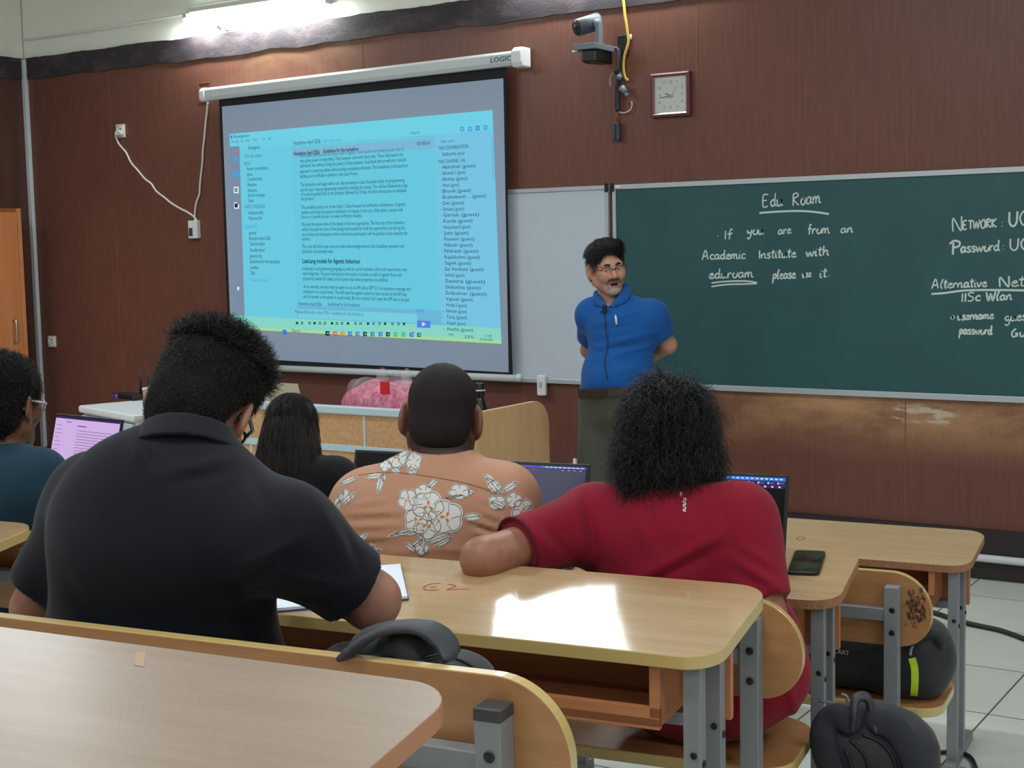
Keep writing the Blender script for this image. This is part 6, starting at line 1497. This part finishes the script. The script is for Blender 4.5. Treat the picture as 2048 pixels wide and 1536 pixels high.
q = on(1168, 1070, Y=3.44); e = np.array([math.cos(R_(10)), math.sin(R_(10))])
h = pl((q[0]-e[0]*.19, q[1]-e[1]*.19-.01), dB); laptop('open laptop with a slate grey screen in front of the floral shirt', h, R_(10), .385, .25, R_(16), .010, d_floral, desk_=dB)
q = on(1571, 1100, Y=3.53); h = pl((q[0]-e[0]*.19, q[1]-e[1]*.19), dB); laptop('open laptop with a black screen and coloured tabs in front of the red shirt', h, R_(10), .375, .25, R_(15), .009, d_red, desk_=dB)
h = pl((-3.83, 3.26), dBL); h = np.array([-3.93, 3.30, pl((-3.93, 3.30), dBL)[2]]); laptop('open laptop with a pink-white page in front of the teal shirt', h, R_(-6), .39, .25, R_(14), .008, d_teal, desk_=dBL)
q = on(715, 960, Y=4.62); h = pl((q[0]+.17, 4.60), dAL); laptop('open laptop with a dark screen in front of the long-haired person', h, R_(8), .36, .24, R_(14), .012, d_dark, shell='laptop_shell', desk_=dAL)
def slab(name, label, cat, corners, t, th, mats, r=.012):
    """a thin thing lying on a sloping desk, outlined by its corners"""
    n = PLANE[t.name][1]; q = [ondesk(x, y, t, .0005) for x, y in corners]; c = np.mean(q, 0)
    o = thing(name, label, cat, c); return o, q, n
cor = [(1590,1106),(1652,1108),(1638,1152),(1573,1150)]
o, q, n = slab('phone', 'black smartphone lying face up on the desk beside the red shirt', 'phone', cor, dB, .009, None)
def rq(q, r, k=5):
    out = []; m = len(q)
    for i in range(m):
        a, p, c = q[i-1], q[i], q[(i+1) % m]; d0 = (a-p)/np.linalg.norm(a-p); d1 = (c-p)/np.linalg.norm(c-p)
        for j in range(k+1):
            t_ = j/k; out.append((1-t_)**2*(p+d0*r)+2*t_*(1-t_)*p+t_**2*(p+d1*r))
    return out
def plate(q, n, th, z0=0.0):
    m = len(q); b = MB(); b.raw([p+n*z0 for p in q]+[p+n*(z0+th) for p in q], [list(range(m)), list(range(m, 2*m))[::-1]]+[(i, m+i, m+(i+1) % m, (i+1) % m) for i in range(m)]); return b
def fixn(b):
    bm = bmesh.new(); return b
mat('phone_case', (16,16,18), .35); m = mat('phone_glass', (14,22,18), .05, spec=.9, var=((14,14,14),(40,70,50),.4,.7,2))
qq = rq(q, .016); plate(qq, n, .0095).build('body', M('phone_case'), o, bevel=.002)
c = np.mean(q, 0); q2 = [c+(p-c)*.93 for p in qq]; plate(q2, n, .0012, .0092).build('display', M('phone_glass'), o)
cam_ = ondesk(1620, 1109, dB, .0108); b = MB(); b.cyl(cam_, cam_+n*.0004, .002, n=10); b.build('camera_dot', M('bolt_black'), o)
cor = [(514,1229),(818,1200),(803,1134),(560,1150)]
q = [ondesk(x, y, dC, .001) for x, y in cor]; q[3] = q[0]+(q[2]-q[1]); n = PLANE[dC.name][1]
o = thing('notebook', 'white-paged notebook lying open under the forearm on the desk marked E2', 'notebook', np.mean(q, 0))
plate(q, n, .003).build('cover', M('paper_edge'), o); c = np.mean(q, 0); plate([c+(p-c)*.985 for p in q], n, .006, .003).build('pages', M('paper'), o)

# ------------------------------------------------------------------ bags
mat('bag_black', (24,25,30), .7, var=((160,160,160),(34,35,42),.35,.65,2), bump=((420,420,420),.3,.001), sheen=.1); mat('bag_mesh', (34,36,42), .85, bump=((700,700,700),.6,.001)); mat('bag_trim', (14,14,16), .5); mat('strap_grey', (44,46,52), .6); mat('lime', (190,220,40), .6, emit=None)
def soft(name, m, prims, lo, hi, h=.006, wr=.003, sc=28, seed=3, par=None, cuts=()):
    F = Field(lo, hi, h)
    for pr, k in prims: F.apply(pr, 'u', k)
    nz, nz2 = snoise(seed, sc), snoise(seed+1, sc*2.3); F.warp(lambda x, y, z: wr*(nz(x, y, z)+.5*nz2(x, y, z)))
    for p_, n_ in cuts: F.cut(p_, n_)
    V, Fc = F.skin(); V = relax(V, Fc, 1); return link(name, mesh_np(name, V, Fc, M(m)), par), V, Fc
# backpack on the bench just past the nearest desk
t = thing('backpack', 'black backpack slumped on the bench behind the empty worn desk, strap arching up', 'backpack', (-1.30, 1.84, TC+.458))
Rb = frame(R_(8)); c0 = np.array([-1.385, 1.80, TC+.458])
lp = lambda x, y, z: c0+Rb@np.array([x, y, z])
_, VK, FK = soft('body', 'bag_black', [(box_(lp(0,0,.17), (.15,.10,.165), Rb, .07), .03), (ell(lp(.06,-.02,.25), (.11,.08,.085), Rb), .05), (ell(lp(-.07,.0,.26), (.11,.07,.07), Rb), .05), (ell(J(790,1305,2.15), (.075,.05,.05), Rb), .04)], c0-[.3,.25,.0], c0+[.3,.25,.5], .005, .012, 26, 3, t, [(c0+[0,0,.002], (0,0,-1))])
arch = smooth_path([J(672,1322,2.06), J(705,1292,2.06), J(745,1270,2.07), J(790,1262,2.08), J(835,1268,2.08), J(868,1292,2.07), J(886,1325,2.05)], 6)
F = [(cone(np.array(arch[i])+Rb[:,1]*.03, np.array(arch[i+1])+Rb[:,1]*.03, .0055, .0055, (Rb[:,1], .2)), .006) for i in range(len(arch)-1)]
soft('shoulder_strap', 'strap_grey', F, np.min(arch,0)-.08, np.max(arch,0)+.1, .004, .001, 30, 4, t)
bvk = BVHTree.FromPolygons([Vector(v) for v in VK], FK.tolist())
for pts in ([(690,1335),(720,1318),(760,1312),(800,1322),(830,1340)], [(820,1340),(850,1318),(890,1312),(930,1326),(960,1346)], [(840,1345),(870,1330),(905,1332),(930,1345)]):
    q = []
    for x, y in smooth_path(pts, 6):
        d = ray(x, y); d /= np.linalg.norm(d); h = bvk.ray_cast(Vector(CAM), Vector(d))
        if h[0] is not None: q.append(np.array(h[0])+np.array(h[1])*.001)
    if len(q) > 2: b = MB(); b.tube(q, .0035, 6); b.build('seam_piping', M('bag_trim'), t)
# duffel bag on the front bench
dyc, dz, dr_ = 4.12, .458+.108, .128
x0, x1 = -1.66, -1.245
t = thing('duffel_bag', 'black duffel bag with a lime stripe lying on the front bench', 'bag', ((x0+x1)/2, dyc, .458))
dv = np.array([math.cos(R_(7)), math.sin(R_(7)), 0]); cA, cB = np.array([x0, dyc-.05, dz]), np.array([x1, dyc+.01, dz])
bod, V, Fc = soft('body', 'bag_black', [(cone(cA, cB, .105, .110), .03), (box_(cB+[-.03,0,0], (.115,.112,.112), frame(R_(7)), .07), .03), (ell((cA+cB)/2+[0,.02,.02], (.18,.10,.095)), .05)], cA-[.25,.25,.2], cB+[.25,.25,.25], .006, .006, 16, 6, t, [(np.array([0,0,.460]), (0,0,-1))])
bvd = BVHTree.FromPolygons([Vector(v) for v in V], Fc.tolist())
def onduf(px, py, lift=.0015):
    d = ray(px, py); d /= np.linalg.norm(d); h = bvd.ray_cast(Vector(CAM), Vector(d)); return np.array(h[0])+np.array(h[1])*lift if h[0] is not None else None
b = MB(); q = [onduf(x, y) for x, y in smooth_path([(1824,1316),(1829,1335),(1830,1360),(1828,1391)], 6)]; b.ribbon([v for v in q if v is not None], .021, -dv*0+np.array([.3,-.95,0])); b.build('lime_stripe', M('lime'), t)
q0, q1 = onduf(1606, 1286, .004), onduf(1697, 1311, .004)
if q0 is not None and q1 is not None:
    Vt, Ft = text_mesh('ARISTOCRAT', True); xs = [v[0] for v in Vt]; b = MB(); W_ = max(xs)-min(xs); out = []
    for v in Vt:
        u = (v[0]-min(xs))/W_; px, py = 1628+u*70, 1298+u*13-v[1]*13; p = onduf(px, py, .0015); out.append(p if p is not None else q0)
    b.raw(out, Ft); b.build('lettering', M('print_white'), t)
roll = [onduf(x, y, .0) for x, y in ((1822,1284),(1836,1272),(1856,1268),(1874,1276),(1880,1290))]; roll = [r for r in roll if r is not None]
if len(roll) > 2: soft('rolled_end', 'bag_black', [(cone(roll[i]+[0,.0,.006], roll[i+1]+[0,0,.006], .020, .018), .01) for i in range(len(roll)-1)], np.min(roll,0)-.08, np.max(roll,0)+.08, .005, .003, 40, 7, t)
b = MB(); q = [onduf(x, y, .004) for x, y in smooth_path([(1826,1292),(1822,1300),(1821,1310)], 4)]; q = [v for v in q if v is not None]
if len(q) > 1: b.tube(q, .004, 6); b.build('buckle', M('cable_grey'), t)
# backpack standing on the floor beside the desk with the phone
c0 = np.array([-1.02, 3.10, TB]); Rb = frame(R_(24)); lp = lambda x, y, z: c0+Rb@np.array([x, y, z])
t = thing('backpack', 'black backpack standing on the floor by the phone desk legs, handle up', 'backpack', c0)
bod, V, Fc = soft('body', 'bag_black', [(box_(lp(0,.02,.25), (.135,.085,.255), Rb, .07), .03), (ell(lp(-.02,.02,.46), (.10,.075,.08), Rb), .06), (box_(lp(.02,-.09,.16), (.115,.055,.16), Rb, .05), .04)], c0-[.28,.28,.0], c0+[.28,.28,.72], .006, .007, 20, 9, t, [(c0+[0,0,.002], (0,0,-1))])
bvb_ = BVHTree.FromPolygons([Vector(v) for v in V], Fc.tolist())
def onpack(px, py, lift=.008):
    d = ray(px, py); d /= np.linalg.norm(d); h = bvb_.ray_cast(Vector(CAM), Vector(d)); return np.array(h[0])+np.array(h[1])*lift if h[0] is not None else dep(px, py, 3.16)
hnd = smooth_path([onpack(1704,1462), J(1707,1425,3.20), J(1711,1398,3.22), J(1725,1392,3.23), J(1737,1399,3.23), J(1743,1425,3.22), onpack(1750,1462)], 6)
soft('carry_handle', 'strap_grey', [(cone(hnd[i], hnd[i+1], .0075, .0075, (Rb[:,1], .4)), .005) for i in range(len(hnd)-1)], np.min(hnd,0)-.06, np.max(hnd,0)+.06, .004, .0008, 40, 3, t)
for pts in ([(1702,1450),(1682,1440),(1664,1450),(1655,1475),(1660,1505),(1672,1540),(1684,1580)], [(1752,1448),(1780,1458),(1805,1482),(1822,1515),(1832,1550),(1838,1590)]):
    p_ = smooth_path([onpack(x, y, .016) for x, y in pts], 5); vw = ray(1745, 1480); vw = vw/np.linalg.norm(vw)
    soft('shoulder_strap', 'bag_mesh', [(cone(p_[i], p_[i+1], .026, .026, (vw, 1.9)), .008) for i in range(len(p_)-1)], np.min(p_,0)-.08, np.max(p_,0)+.08, .0045, .002, 40, 5, t)
for pts in ([(1700,1480),(1722,1500),(1735,1525),(1742,1560)], [(1725,1470),(1760,1484),(1785,1515),(1795,1550)], [(1690,1500),(1700,1520),(1704,1550)]):
    b = MB(); b.tube(smooth_path([onpack(x, y, .003) for x, y in pts], 6), .004, 8); b.build('zip_line', M('bag_trim'), t)
